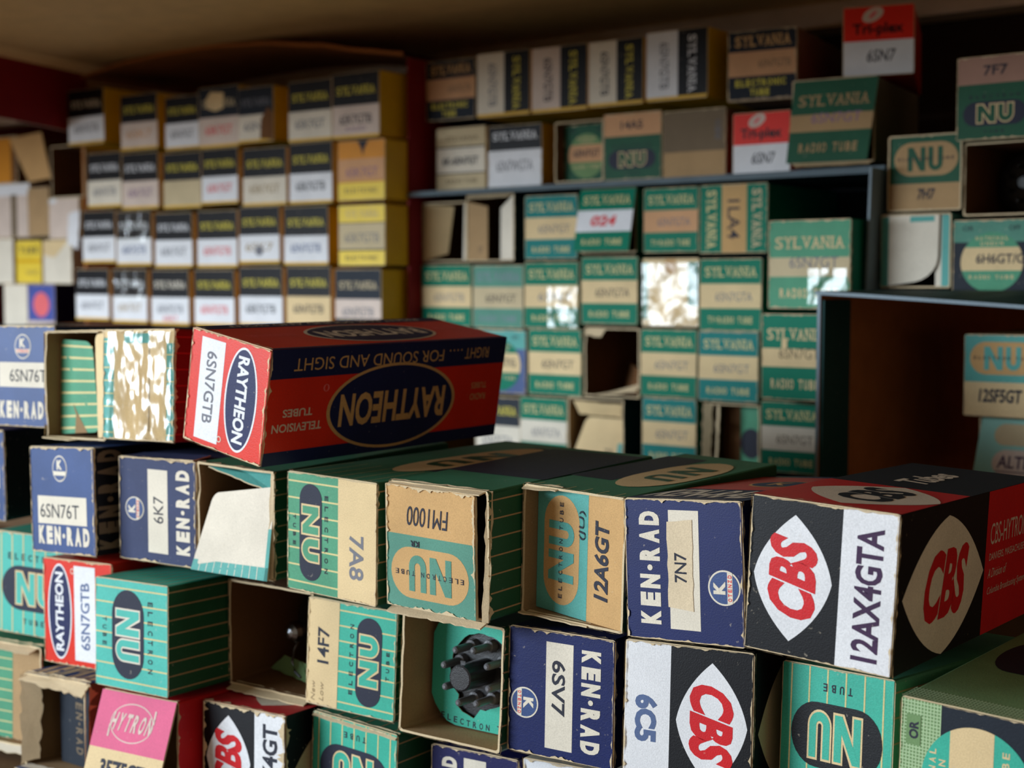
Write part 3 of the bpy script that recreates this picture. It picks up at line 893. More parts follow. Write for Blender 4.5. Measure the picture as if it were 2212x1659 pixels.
def nu_open_more(o, W, L, H, rng):
    h = W / 2
    def art(F):
        for i in range(8):
            t = .06 + i * .125
            F.rect(0, t - .012, 1, t + .012, 'goldline', 1)
        F.poly([(.38, 0), (.70, 0), (.50, .18), (.34, .32), (.42, .2)], 'inside', 2)
    flap(o, [(-h + 1.2, 6, 1.2), (-h + 24, 7, 2.5), (-h + 18.5, 8, H - 4), (-h + 1.4, 6.5, H - 3)], 'green', art, rad=(1, 3, 5, 2), name='tucked_flap', label='green striped flap pushed into the box')
    flap(o, [(h - 8.5, 3.2, 1), (h - .9, .3, 1), (h - .9, .3, H - 1), (h - 10.5, 3.6, H - 1.4)], 'cream', None, rad=(0, 0, 0, 3), name='side_flap', rough=.25, rng=rng)
    flap(o, [(-h + 3, -2.2, H - .4), (h - 2, -1.2, H - .6), (h - 3, 3, H + .15), (-h + 1, 3, H + .1)], 'edge', None, th=.35, name='torn_edge', rough=.5, rng=rng)
    flap(o, [(-h + 2, -2.6, .5), (-h + 17, -1.6, -.2), (-h + 22, 2, .7), (-h + 1, 2, .7)], 'edge', None, th=.35, name='torn_edge', rough=.5, rng=rng)
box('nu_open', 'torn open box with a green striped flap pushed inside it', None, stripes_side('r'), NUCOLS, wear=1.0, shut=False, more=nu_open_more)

def tapeface(F):
    F.rect(0, 0, 1, 1, 'cream', 1)
    F.rect(0, 0, .15, .93, 'aqua', 2); F.rect(.90, 0, 1, .88, 'aqua', 2); F.rect(.30, .88, .66, .97, 'aqua', 2)
    for i in range(8):
        F.rect(0, .05 + i * .12, .15, .062 + i * .12, 'goldline', 3); F.rect(.90, .05 + i * .12, 1, .062 + i * .12, 'goldline', 3)
    F.rect(.655, .08, .665, .86, 'stone', 3)
box('nu_tape', 'cream-ended box sealed with crinkled shiny clear tape, touching the large red box', tapeface, stripes_side('r', key='crimson'), cols('darkred'), wear=.6, rag=.02,  # dark red sides and crimson lines paint in the red box's reflection
    more=lambda o, W, L, H, r: tape(o, [(-W * .42, -.35, .6), (W * .47, -.35, .6), (W * .47, -.35, H - .8), (-W * .42, -.35, H - .8)]))

def ray_sides(F):
    R = F['r'].turned(180)
    R.rect(0, 0, 1, 1, 'red', 1); R.rect(0, 0, 1, .255, 'navy', 2); R.rect(0, .885, 1, 1, 'navy', 2)
    R.text('RIGHT', .085, .085, .20, .19, 'tan', .0, 0, 3); R.text('. . . .', .215, .09, .275, .11, 'tan', .03, 0, 3)
    R.text('FOR SOUND AND SIGHT', .30, .085, .915, .195, 'tan', .0, 0, 3)
    R.ell(.5, .575, .275, .395, 'tan', 3, 56); R.ell(.5, .575, .262, .37, 'navy', 4, 56)
    R.text('RAYTHEON', .275, .43, .725, .73, 'tan', .03, 0, 5)
    R.text('TELEVISION', .79, .645, .975, .72, 'pinkpaper', .02, 0, 3); R.text('TUBES', .83, .52, .94, .59, 'pinkpaper', .02, 0, 3)
    R.text('RADIO', .075, .545, .15, .61, 'peach', 0.01, 0, 3); R.text('TUBES', .075, .435, .15, .495, 'peach', 0.01, 0, 3)
    R.ring(.785, .36, .012, .034, .006, 'coral', 3, 14)
    T = F['t'].turned('cw')
    T.rect(0, 0, 1, 1, 'red', 1); T.rect(0, .955, 1, 1, 'navy', 2); T.rect(0, 0, 1, .16, 'navy', 2)
    T.ell(.47, .55, .26, .36, 'paper', 3, 48); T.ell(.47, .55, .248, .335, 'navy', 4, 48)
    T.text('RAYTHEON', .26, .42, .68, .68, 'paper', .03, 0, 5)
    T.text('TELEVISION TUBES', .76, .44, .94, .52, 'coral', 0, 0, 3); T.text('RADIO TUBES', .06, .44, .18, .52, 'coral', 0, 0, 3)
    T.text('RIGHT FOR SOUND AND SIGHT', .1, .035, .9, .105, 'paper', 0, 0, 3)
box('ray', 'large red and navy box lying long side out on top of the pile', lambda F: raytheon_end(F, '6SN7GTB'), ray_sides, cols('red'), rot='cw', wear=.42, rag=.022, length=113)

box('kr_navy', 'navy box cut off by left border, beside a blue box with side lettering', lambda F: kenrad(F, '6SN76T', num=(.3, .6)), None, cols('black', 'navy'), wear=.3)
def kr_side(F):
    R = F['r'].turned('ccw')
    R.spaced('KEN-RAD', .04, .865, .99, .985, 'stone', .08, 0, 2, .74)
box('kr_6sn', 'blue upright box with cream lettering at its foot and letters on its black side', lambda F: kenrad(F, '6SN76T', name='KEN-RAD', lab=(.27, .535), num=(.14, .76), plain=True, logo_s=.47, labs=(.10, .88)), kr_side, cols('black', 'kenblue'), wear=.5)
box('kr_6k7', 'dusty navy box turned sideways, number strip running up its middle, under the red box', lambda F: kenrad(F, '6K7', bg='oldnavy', lab=(.36, .62), num=(.38, .64), labs=(.09, .90)), None, cols('oldnavy'), rot='ccw', wear=.45,
    more=lambda o, W, L, H, r: flap(o, [(-W / 2 + 2, -.6, H - .2), (W / 2 - 1, -.4, H + .6), (W / 2 - 2, 9, H + 1.4), (-W / 2 + 3, 9, H + .5)], 'oldnavy', th=.4, name='loose_flap', rough=.25, rng=r))

def nu_flap_more(o, W, L, H, rng):
    h = W / 2
    def art(F):
        F.rect(0, 0, 1, .14, 'aqua', 1)
        for i in range(9):
            F.rect(.1 + i * .095, 0, .108 + i * .095, .14, 'paper', 2)
        F.rect(.955, .0, 1, .55, 'aqua', 1)
    flap(o, [(-h - .3, -3.2, -.6), (h - .4, -3.0, .6), (h - .6, 1.4, H - 5), (-h + 6, 2.2, H - 10.5)], 'paper', art, rad=(1, .5, .5, 3), name='end_flap', label='plain cream flap half pushed in')
    flap(o, [(-h + 3, 2.5, H - 1.6), (h - .9, 3, H - 8), (h - .9, 8, H - 1), (-h + 3, 8, H - 1)], 'aqua', th=.4, name='tucked_flap', rough=.2, rng=rng)
    flap(o, [(h - 2.2, -1.6, 1), (h + .1, -.6, 1), (h + .1, .5, H - .5), (h - 1.6, .5, H - .5)], 'edge', th=.35, name='torn_edge', rough=.45, rng=rng)
box('nu_flap', 'half open box showing a blank cream flap, between navy box and green box', None, stripes_side('r'), NUCOLS, wear=.9, shut=False, more=nu_flap_more)

def top7a8(F):
    T = F['t']
    for i in range(6):
        T.rect(.05 + i * .16, 0, .056 + i * .16, .25, 'goldline', 1)
    T.rect(.56, .27, 1, .92, 'charcoal', 1)
    P = T.turned('cw').sub(0, 0, 1, 1)
    P.pill(.11, .43, .80, .90, 'cream', 3)
    P.monogram(.28, .54, .64, .80, 'deepgreen', None, 4)
    stripes_side('r')(F)
box('nu7a8', 'green box with dark pill logo beside a tan band stamped with a number', lambda F: nu_pill(F, 'green', .42, '7A8', (.45, .82), 'cream', numink='greyink'), top7a8, NUCOLS, rot='cw', wear=.22)

def topfm(F):
    T = F['t']
    T.rect(.0, .30, 1, .95, 'charcoal', 1)
    stripes_side('r')(F)
def fm_more(o, W, L, H, rng):
    h = W / 2
    def kr(F):
        F.text('KR', .62, .44, .72, .49, 'ink', .02, 0, 6)
    pm = PM()
    E = board(pm, (-h + .2, -1.6, .5), (h - 3.4, -1.6, .3), (h - 3.6, -1.6, H - 1.2), (-h + .1, -1.6, H - .6), 1.1, 'tan', 'inside', 'edge', (1, 1, 1, 1), rng, .12)
    g = E.turned(180)
    nu_kraft(g, 'FM1000', 'sage', 'tan', .40, (.30, .76), nb=.0); kr(g)
    E.rag(.05, rng, 'edge', 9, 'btlr', 60, .8)
    pm.build('end_flap', o)
    flap(o, [(-h - .2, -2.0, -1.6), (h - 2, -1.6, -1.8), (h - 1, 1, -.2), (-h, 1, -.2)], 'edge', th=.5, name='torn_edge', rough=.4, rng=rng)
    flap(o, [(h - 1.6, -1.2, 0), (h + .3, -.4, 0), (h + .3, 2, H), (h - 1.2, 1, H)], 'edge', th=.4, name='torn_edge', rough=.4, rng=rng)
    flap(o, [(-h, -2.0, H - 1), (h - 2, -1.6, H - .8), (h - 1, 2, H + .3), (-h, 2, H + .3)], 'edge', th=.4, name='torn_edge', rough=.35, rng=rng)
box('fm1000', 'worn kraft and green box with its print upside down and frayed edges', None, topfm, NUCOLS, wear=.9, shut=False, more=fm_more)

def topa6(F):
    T = F['t']
    for i in range(6):
        T.rect(.08 + i * .16, 0, .09 + i * .16, .07, 'goldline', 2)
    T.rect(0, .26, .42, .9, 'charcoal', 1)
    P = T.turned('cw')
    P.pill(.14, .40, .82, .93, 'cream', 3); P.monogram(.3, .54, .64, .82, 'deepgreen', None, 4)
def a6_more(o, W, L, H, rng):
    h = W / 2
    pm = PM()
    E = board(pm, (-h + .9, 6.2, 1), (h - .5, .3, .6), (h - .5, .3, H - .7), (-h + .9, 6.2, H - 1), .7, 'tan', 'inside', 'edge', (.5, .5, .5, .5))
    def ex(F):
        F.text('(JU)', .63, .425, .86, .50, 'ink', .0, .15, 7)
    nu_kraft(E.turned('ccw'), '12A6GT', 'aqua', 'tan', .40, (.20, .80), extra=ex)
    pm.build('end_flap', o)
    flap(o, [(-h - .2, -1.4, .6), (h - 12, -.4, .2), (h - 12, 2, .8), (-h, 2, .8)], 'edge', th=.4, name='torn_edge', rough=.5, rng=rng)
    flap(o, [(-h - .1, -1, H - 1.2), (-h + 12, -.8, H - .6), (-h + 13, 2, H + .25), (-h, 2, H + .25)], 'edge', th=.4, name='torn_edge', rough=.5, rng=rng)
box('a6gt', 'blue-green and kraft box with sideways print, its end sunk in at the left', None, topa6, NUCOLS, wear=.5, shut=False, more=a6_more)

def topn7(F):
    T = F['t']
    T.rect(0, 0, 1, 1, 'navy', 1); T.rect(0, .37, 1, .93, 'crimson', 2)
    T.text('KEN-RAD', .05, .07, .93, .33, 'paper', .03, 0, 3)
    T.ell(.55, .62, .26, .12, 'tan', 3); T.ell(.55, .62, .235, .105, 'navy', 4); T.text('K', .47, .57, .63, .68, 'tan', .03, 0, 5)
def n7_more(o, W, L, H, rng):
    h = W / 2
    pm = PM()
    E = board(pm, (-h + W * .37, -.36, H * .24), (-h + W * .585, -.36, H * .22), (-h + W * .585, -.36, H * .86), (-h + W * .37, -.36, H * .84), .1, 'oldpaper', 'oldpaper', 'kraft', (0,) * 4, rng, .2)
    F = E.turned('ccw')
    F.text('7N7', .30, .24, .64, .72, 'ink', .012, 0, 1)
    pm.build('label_sticker', o)
box('n7', 'royal blue box with a paper number slip stuck on, beside the black and white box', lambda F: kenrad(F, '', 'logo_bottom', bg='royal', lab=(.36, .62), logo_s=.40), topn7, cols('navy', 'navy'), rot='ccw', wear=.5, rag=.02, prob=.35, more=n7_more)

def cbs_sides(F):
    R = F['r']
    R.rect(0, 0, 1, 1, 'black', 1); R.rect(.58, 0, 1, 1, 'cbsred', 2)
    R.lens(.302, .46, .268, .455, 'paper', 3)
    R.text('CBS', .17, .24, .44, .70, 'cbsred', .045, .09, 4)
    R.text('CBS-HYTRON', .61, .62, .90, .77, 'pinkpaper', .0, 0, 3)
    R.text('DANVERS, MASSACHUSETTS', .61, .50, .93, .56, 'pinkpaper', .0, 0, 3)
    R.text('A Division of', .61, .385, .75, .45, 'pinkpaper', .0, .1, 3)
    R.text('Columbia Broadcasting System, Inc.', .61, .255, .96, .32, 'pinkpaper', .0, .1, 3)
    T = F['t']
    T.rect(0, 0, 1, 1, 'slate', 1); T.rect(0, 0, 1, .44, 'cbsred', 2)
    P = T.turned('ccw')
    P.lens(.235, .44, .195, .44, 'paper', 4)
    P.text('CBS', .12, .25, .36, .63, 'slate', .045, .05, 5)
    P.text('Tubes', .54, .42, .82, .66, 'paper', .03, .1, 3)
box('cbs', 'black and white box with a red-lettered eye logo and bright red side, far right', lambda F: cbs_end(F, '12AX4GTA'), cbs_sides, cols('black'), rot='ccw', wear=.35, rag=.016, length=105)

# second row down
box('nu_teal', 'bright teal box with upright big letters, at left under navy box', lambda F: nu_pill(F, 'mint'), stripes_side('t', 'r'), cols('teal', 'teal'), wear=.35)
box('ray2', 'red and white box with oval navy logo, upright beside the teal striped box', lambda F: raytheon_end(F, '6SN7GTB', 'blueink', (.235, .545), .765, .18), None, cols('red', inside='inside'), rot='ccw', wear=.35)
box('nul', 'teal box with gold pinstripes and dark pill logo, dark green side showing', lambda F: nu_pill(F, 'mint', rim='paper'), stripes_side('t', 'r', n=8), cols('deepgreen', 'teal'), rot='cw', wear=.15, rag=.012, prob=.35)

def tube_in(key, label, build):
    """a radio tube lying inside a box: its own thing, laid in the box's frame"""
    o, W, L, H = place(key)
    o.name = 'vacuum_tube'
    build(o, W, L, H)
    return tag(o, label, 'vacuum tube', 'radio tubes inside open boxes')

def ot_more(o, W, L, H, rng):
    h = W / 2
    flap(o, [(-h + 2, -3.5, -.6), (h - 2, -2.6, -.9), (h - 1, 2, .75), (-h + 1, 2, .75)], 'edge', th=.4, name='torn_edge', rough=.5, rng=rng)
    flap(o, [(-h + 1.2, 20, 1.2), (h - 1, 9, 1.2), (h - 1, 9, 8), (-h + 8, 20, 7)], 'olive', th=.4, name='inner_flap', rough=.3, rng=rng)
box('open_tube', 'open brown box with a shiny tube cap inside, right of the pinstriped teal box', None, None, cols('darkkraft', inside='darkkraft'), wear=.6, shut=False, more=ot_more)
def cap_tube(o, W, L, H):
    c = Vector((-2.8, 0, 17.8))
    pm = PM(); lathe(pm, [(25, 4), (27, 8), (31, 12), (38, 14.5), (60, 15.4), (80, 15.4)], c, (0, 1, 0), 'bakelite', 28); pm.build('bulb', o, True)
    pm = PM(); lathe(pm, [(12.0, .4), (12.4, 1.8), (13.6, 3.2), (15.5, 3.9), (17.5, 3.7), (19.2, 3.0), (20, 2.2), (25, 2.2)], c, (0, 1, 0), 'metal', 24)
    q = pm.build('top_cap', o, True); q['label'] = 'shiny metal cap'
    pm = PM(); tube_path(pm, [(-2.8, 18, 14.5), (-2.4, 15, 11.5), (-.6, 12, 8), (2.5, 10, 5.4), (6, 9, 4.2)], .5, 'metal'); pm.build('wire', o)
tube_in('open_tube', 'radio tube with bright metal cap lying in the open brown box', cap_tube)

def f14_extra(F):
    F.text('New', .04, .90, .22, .945, 'pencil', 0, .3, 5); F.text('Low', .05, .80, .22, .85, 'pencil', 0, .3, 5)
box('f14', 'teal box with sideways pill logo and tan band, below the green banded box', lambda F: nu_pill(F, 'teal', .36, '14F7', (.40, .74), 'cream', extra=f14_extra), stripes_side('r'), NUCOLS, rot='ccw', wear=.35, rag=.02)

def pins_more(o, W, L, H, rng):
    h = W / 2
    pm = PM()
    cx, cz, y = 2.4, 19.5, 13.6
    n = 40
    hole, outer = [], []
    for i in range(n):
        a = 2 * math.pi * i / n
        r = 11.8 + rng.uniform(-.4, .5) + (3.2 if 4.0 < a < 4.6 else 0)
        hole.append((cx + r * math.cos(a), cz + r * math.sin(a)))
        ex, ez = math.cos(a), math.sin(a)
        k = min((h - 1.0 - cx) / ex if ex > 0 else (cx + h - 2.4) / -ex if ex < 0 else 1e9, (H - 1.2 - cz) / ez if ez > 0 else (cz - 1.2) / -ez if ez < 0 else 1e9)
        k = min(k, 21.5)
        outer.append((cx + ex * k, cz + ez * k))
    for i in range(n):
        j = (i + 1) % n
        q = [(outer[i][0], y, outer[i][1]), (outer[j][0], y, outer[j][1]), (hole[j][0], y, hole[j][1]), (hole[i][0], y, hole[i][1])]
        pm.poly(q, 'teal')
        pm.poly([(p[0], y + .4, p[2]) for p in q][::-1], 'inside')
        pm.poly([q[3], q[2], (hole[j][0], y + .4, hole[j][1]), (hole[i][0], y + .4, hole[i][1])], 'edge')
    F = Face(pm, (-h + 4, y, 1), (h - 2, y, 1), (h - 2, y, H - 1), (-h + 4, y, H - 1))
    F.spaced('ELECTRON TUBE', .06, .055, 1.04, .11, 'ink', .02, 0, 1, .55, -.04)
    pm.build('inner_card', o)
box('open_pins', 'open square box with black tube pins showing through a torn teal card', None, stripes_side('r'), cols('deepgreen', inside='kraft'), wear=.4, shut=False, more=pins_more)
def pin_tube(o, W, L, H):
    c = Vector((2.4, 0, 19.5))
    pm = PM(); lathe(pm, [(15.2, 12.5), (15.2, 15.2), (16.4, 15.6), (34, 15.6), (36, 15), (70, 15)], c, (0, 1, 0), 'bakelite', 36); pm.build('base', o, True)
    pm = PM(); lathe(pm, [(1.6, 3.5), (1.9, 4.0), (15.2, 4.2)], c, (0, 1, 0), 'bakelite', 28)
    pm.poly([c + Vector((.9, 3, 4.0)), c + Vector((-.9, 3, 4.0)), c + Vector((-.9, 3, 5.2)), c + Vector((.9, 3, 5.2))][::-1], 'bakelite')
    pm.build('key_post', o, True)
    for k in range(8):
        a = 2 * math.pi * (k + .5) / 8 + .12
        pm = PM(); lathe(pm, [(4.2, .5), (4.6, 1.0), (5.4, 1.2), (12.6, 1.2), (12.9, 1.9), (15.2, 2.2)], c + Vector((8.7 * math.cos(a), 0, 8.7 * math.sin(a))), (0, 1, 0), 'pinmetal', 12)
        pm.build('pin', o, True)
tube_in('open_pins', 'black octal tube base with eight pins, in the open square box', pin_tube)

box('sv7', 'navy blue box with a stained number strip, right of the tube pins', lambda F: kenrad(F, '6SV7', 'logo_bottom', bg='royal', lab=(.36, .62), num=(.22, .66), numbold=.02, logo_s=.60), None, cols('navy', 'navy'), rot='cw', wear=.55, rag=.018, prob=.35)
def c5_side(F):
    F['r'].rect(0, 0, 1, 1, 'black', 1)
    F['r'].lens(.30, .46, .262, .45, 'oldcream', 2)
box('c5', 'white and black box with red-lettered eye logo, standing right of stained navy box', lambda F: cbs_end(F, '6C5', 'blueink', (.36, .68), .05), c5_side, cols('black'), rot='cw', wear=.4, rag=.02)
box('nu_r2', 'green pinstriped box with upside down letters, under the black and red box', lambda F: nu_pill(F, 'teal', pillcol='black', seven=6), stripes_side('r', n=6), cols('green', 'green'), rot=180, wear=.15, rag=.01)
def natl_more(o, W, L, H, rng):
    pass
def hatch(F, s0, t0, s1, t1, key, layer, n=26):
    for i in range(n):
        a = s0 + (s1 - s0) * i / n
        F.rect(a, t0, a + (s1 - s0) / n * .35, t1, key, layer)
    m = max(6, int(n * (t1 - t0) / (s1 - s0)))
    for i in range(m):
        a = t0 + (t1 - t0) * i / m
        F.rect(s0, a, s1, a + (t1 - t0) / m * .35, key, layer + .5)
def natl_sides(F):
    T = F['t']
    hatch(T, 0, 0, 1, .10, 'palegreen', 1, 40)
    T.pill(.12, .42, .9, .86, 'slate', 2)
    T.text('NATIONAL', .25, .66, .78, .74, 'tan', .02, 0, 3); T.text('UNION', .34, .54, .68, .62, 'tan', .02, 0, 3)
def natl_art(F):
    natl_union(F, '6J5', 'slate', 'teal', 'cream', 'olive', (.4, .6))
    F.rect(.70, .855, .9, .96, 'olive', 5); F.text('OR', .74, .87, .86, .94, 'ink', .04, 0, 6)
    hatch(F, 0, .71, 1, .855, 'palegreen', 2.4, 44); hatch(F, 0, .855, 1, 1, 'palegreen', 2.4, 44)
box('natl', 'sage green cross-hatched box with a round label, in the bottom right corner', natl_art, natl_sides, cols('olive', 'olive'), rot='ccw', wear=.25, rag=.012)

# third row down
def edge_art(F):
    F.rect(0, 0, 1, 1, 'kraft', 1); F.rect(0, 0, .545, 1, 'green', 2)
    for i in range(9):
        F.rect(0, .05 + i * .11, .545, .062 + i * .11, 'goldline', 3)
def edge_more(o, W, L, H, rng):
    h = W / 2
    flap(o, [(-h, -2.4, H - 2), (h - 4, -2.2, H - 2.5), (h - 1, 3, H + .3), (-h, 3, H + .3)], 'edge', th=.4, name='torn_edge', rough=.5, rng=rng)
    flap(o, [(-h, -3.0, -1.4), (h - 6, -3.0, -1.8), (h - 1, 1, .5), (-h, 1, .5)], 'paper', th=.4, name='torn_edge', rough=.5, rng=rng)
box('nu_edge', 'torn green and kraft box at left border under teal box', edge_art, None, NUCOLS, wear=.8, fy=4, inset=1, more=edge_more)
def torn_top(F):
    T = F['t']
    T.rect(0, .02, 1, 1, 'kenblue', 1)
    T.spaced('KEN-RAD', .05, .03, .97, .26, 'cream', .06, 0, 2, .7)
def torn_more(o, W, L, H, rng):
    h = W / 2
    def art(F):
        F.spaced('KEN-RAD', .12, .42, .88, .60, 'stone', .03, 0, 1, .7)
    flap(o, [(-h + 10, 9, 1.2), (h - 2.2, 6, 1.2), (h - 2, 6, H - 3), (-h + 8, 10, H - 2)], 'slate', art, rot='cw', name='tucked_flap', label='dark navy flap pushed in')
    flap(o, [(-h + .4, -2.2, 1), (-h + 5.5, 2.5, 3), (-h + 6.5, 3.5, H - 3), (-h + .2, -1.8, H - .3)], 'edge', th=.4, name='torn_flap', rough=.6, rng=rng)
    flap(o, [(h - 4, 1.5, 2), (h + .2, -2.2, 1), (h + .2, -2.0, H - 2), (h - 5, 2, H - 5)], 'edge', th=.4, name='torn_flap', rough=.6, rng=rng)
    flap(o, [(-h, -2.6, H - 2.2), (h - 1, -2.4, H - 4.6), (h - 1, 2, H + .3), (-h, 2, H + .3)], 'edge', th=.4, name='torn_edge', rough=.7, rng=rng)
    def low(F):
        F.rect(.0, 0, 1, .35, 'kenblue', 1)
    flap(o, [(-h + 1, -5.5, .9), (h - 4, -5, .3), (h - 3, 1, 1.0), (-h + 1, 1, 1.0)], 'paper', low, th=.4, name='torn_flap', rough=.4, rng=rng)
box('kr_torn', 'badly torn open box with lettered top and dark flap inside, lower left', None, torn_top, cols('stone', 'kenblue'), wear=1.4, shut=False, more=torn_more)
def hy_more(o, W, L, H, rng):
    h = W / 2; a = math.radians(17)
    flap(o, [(-h + .2, -H * math.sin(a) - .3, H - H * math.cos(a)), (h - .2, -H * math.sin(a) - .3, H - H * math.cos(a) + .4), (h - .2, -.3, H - .2), (-h + .2, -.3, H - .2)], 'cream', hytron, rad=(1.5, 1.5, 2.2, 2.2), name='end_flap')
box('hytron', 'red box with a pink and cream end flap swung outward', None, None, cols('cbsred', inside='kraft'), wear=.5, shut=False, more=hy_more)
def c14_sides(F):
    T = F['t']
    T.rect(0, 0, 1, 1, 'crimson', 1)
    P = T.turned('ccw'); P.lens(.27, .42, .21, .44, 'paper', 2); P.text('CBS', .17, .22, .42, .64, 'slate', .045, .05, 3)
    R = F['r']; R.rect(0, 0, 1, 1, 'black', 1); R.lens(.30, .44, .27, .46, 'oldcream', 2)
box('cbs14', 'battered black and white box with eye logo and pinkish red top, bottom row', lambda F: cbs_end(F, '12AX4GT', 'ink'), c14_sides, cols('black', 'crimson'), rot='ccw', wear=.8, rag=.045)
def r3_more(o, W, L, H, rng):
    h = W / 2
    flap(o, [(-h + .5, -1.2, H - 1.2), (h - .3, -1.0, H - 1.4), (h - .3, 1.5, H + .2), (-h + .5, 1.5, H + .2)], 'edge', th=.4, name='torn_edge', rough=.25, rng=rng)
box('nu_r3', 'teal pinstriped box with upside down print, below the teal box with tan band', lambda F: nu_pill(F, 'teal', rim='cream'), stripes_side('t', 'r', n=6), NUCOLS, rot=180, wear=.3, more=r3_more)
box('kr_r3', 'dark blue box at the bottom, mostly hidden beneath the tube pins box', lambda F: kenrad(F, '6J7', 'logo_bottom', bg='darkblue', num=(.4, .6)), None, cols('darkblue'), rot='ccw', wear=.3)
box('white_r3', 'plain white box end peeking out below the stained navy box', lambda F: F.rect(0, 0, 1, 1, 'white', 1), None, cols('paper'), wear=.3)

# ------------------------------------------------------------------ boxes in the red carton
ORD = ['first', 'second', 'third', 'fourth', 'fifth', 'sixth', 'seventh']
ROWN = {'1': 'top row', '2': 'second row', '3': 'third row', '4': 'bottom row'}
YC = dict(t='black', r='yellow', l='yellow', b='yellow', **{'in': 'kraft'})
def yside(F):
    R = F['r']
    R.text('6SK7', .30, .12, .86, .44, 'ink', .03, 0, 2)
    R.text('TUBE', .45, .66, .78, .80, 'ink', .02, 0, 2)
Y = {  # letter, label, number ink, number, dark
    'y1a': ('paper', 'white', 'greyink', '6SN7GTB'), 'y1b': ('yellowink', 'pinkpaper', 'peach', '6SK7'), 'y1c': ('yellowink', 'white', 'greyink', '6SN7GT'), 'y1d': ('oldcream', 'pinkpaper', 'redink', '6SK7GT'),
    'y1e': ('greyink', 'paper', 'greyink', '6SN7'), 'y1f': ('yellowink', 'paper', 'greyink', '6SK7GT'), 'y1g': ('yellowink', 'pinkpaper', 'ink', '6SK7GTB'),
    'y2a': ('white', 'paper', 'greyink', '6SN7GTB'), 'y2b': ('white', 'pinkpaper', 'mauveink', '6SK7GT'), 'y2c': ('yellowink', 'oldcream', None, ''), 'y2d': ('yellowink', 'white', 'redink', '6SK7GT'),
    'y2e': ('yellowink', 'paper', 'pencil', '6SK7GT'), 'y2f': ('yellowink', 'white', 'ink', '6SK7GTB'), 'y2g': None,
    'y3a': ('white', 'white', 'greyink', '6SN7GT'), 'y3b': ('white', 'white', 'blueink', '6SK7GTB'), 'y3c': ('white', 'white', 'greyink', '6SK7GT'), 'y3d': ('yellowink', 'white', 'redink', '6SN7GTB'),
    'y3e': ('yellowink', 'white', 'pencil', '6SK7'), 'y3f': ('yellowink', 'white', 'blueink', '6SN7GTB'), 'y3g': None,
    'y4a': ('white', 'white', 'greyink', '6SN7GT'), 'y4b': ('white', 'white', 'pencil', '6SK7GT'), 'y4c': ('paper', 'white', 'greyink', '6SN7GTB'), 'y4d': ('yellowink', 'white', 'redink', '6SN7GTB'),
    'y4e': ('yellowink', 'white', 'ink', '6SK7GTB'), 'y4f': ('yellowink', 'cream', 'ink', '6SN7GTB'), 'y4g': ('oldcream', 'pinkpaper', 'greyink', '6SN7GTB')}
def ypatch(key):
    def f(F):
        if key == 'y1d': F.poly([(.2, .66), (.42, .6), (.62, .64), (.64, .9), (.3, .93), (.18, .8)], 'cream', 6)
        if key == 'y1e': F.poly([(.62, .05), (1, .0), (1, .5), (.86, .62), (.66, .42)], 'darkkraft', 6)
        if key == 'y4c': F.text('6SK7', .32, .06, .7, .16, 'redink', 0, 0, 4)
        if key == 'y1g': F.text('RADIO', .3, .1, .72, .17, 'mauveink', 0, 0, 4)
        if key == 'y4g': F.rect(0, 0, 1, .17, 'slate', 4); F.text('RADIO TUBE', .12, .04, .88, .13, 'yellowink', 0, 0, 5)
        if key == 'y3e': F.ell(.5, .22, .1, .09, 'greyink', 4)
    return f
COLN = {'yellowink': 'yellow', 'paper': 'white', 'white': 'white', 'oldcream': 'cream', 'greyink': 'grey'}
LABN = {'white': 'white', 'paper': 'off-white', 'pinkpaper': 'pinkish', 'oldcream': 'tan', 'cream': 'cream'}
INKN = {'redink': 'red', 'greyink': 'grey', 'ink': 'black', 'blueink': 'blue', 'pencil': 'faint', 'mauveink': 'mauve', 'peach': 'faded', None: 'no'}
for key in Y:
    pos = 'abcdefg'.index(key[2])
    where = "%s from left in red carton's %s" % (ORD[pos], ROWN[key[1]])
    gp = 'small boxes packed in the red carton'
    if Y[key] is None:
        if key == 'y2g':
            def art(F):
                F.rect(0, 0, 1, 1, 'orange', 1); F.rect(0, .32, 1, .70, 'peach', 2); F.rect(0, 0, 1, .30, 'lemon', 2)
                F.text('6SK7GT', .18, .40, .86, .55, 'mauveink', 0, 0, 3); F.spaced('ELECTRONIC', .14, .12, .86, .2, 'stone', .03, 0, 3)
                F.poly([(.42, 1), (.66, 1), (.58, .88), (.54, .75), (.5, .88)], 'ink', 3)
            lb = 'orange and yellow box, ' + where
        else:
            art = lambda F: syl_yellow(F, '6SK7GTB')
            lb = 'pale yellow box, ' + where
        box(key, lb, art, yside, cols('yellow'), wear=.15, group=gp, rag=.01)
        continue
    lt, la, ik, nu = Y[key]
    lb = '%s-lettered box, %s number, %s' % (COLN[lt], INKN[ik], where)
    dk = 'slate' if key in ('y4g', 'y1e', 'y1d') else 'black'
    lk = 'yellowink' if key in ('y1f',) else lt
    sd = yside if key[2] == 'g' else None
    ex = None
    if key in ('y3b', 'y4b'):
        ex = lambda o, W, L, H, r: tape(o, [(-W * .46, -.3, H * .42), (W * .46, -.3, H * .42), (W * .46, -.3, H - 1), (-W * .46, -.3, H - 1)], name='tape_strip')
    box(key, lb, (lambda F, lt=lt, la=la, ik=ik, nu=nu, dk=dk, key=key: syl_half(F, nu, dk, lt, la, ik or 'ink', .01, .50, ypatch(key), 'foot')), sd, YC, wear=.12, group=gp, rag=.008, more=ex)

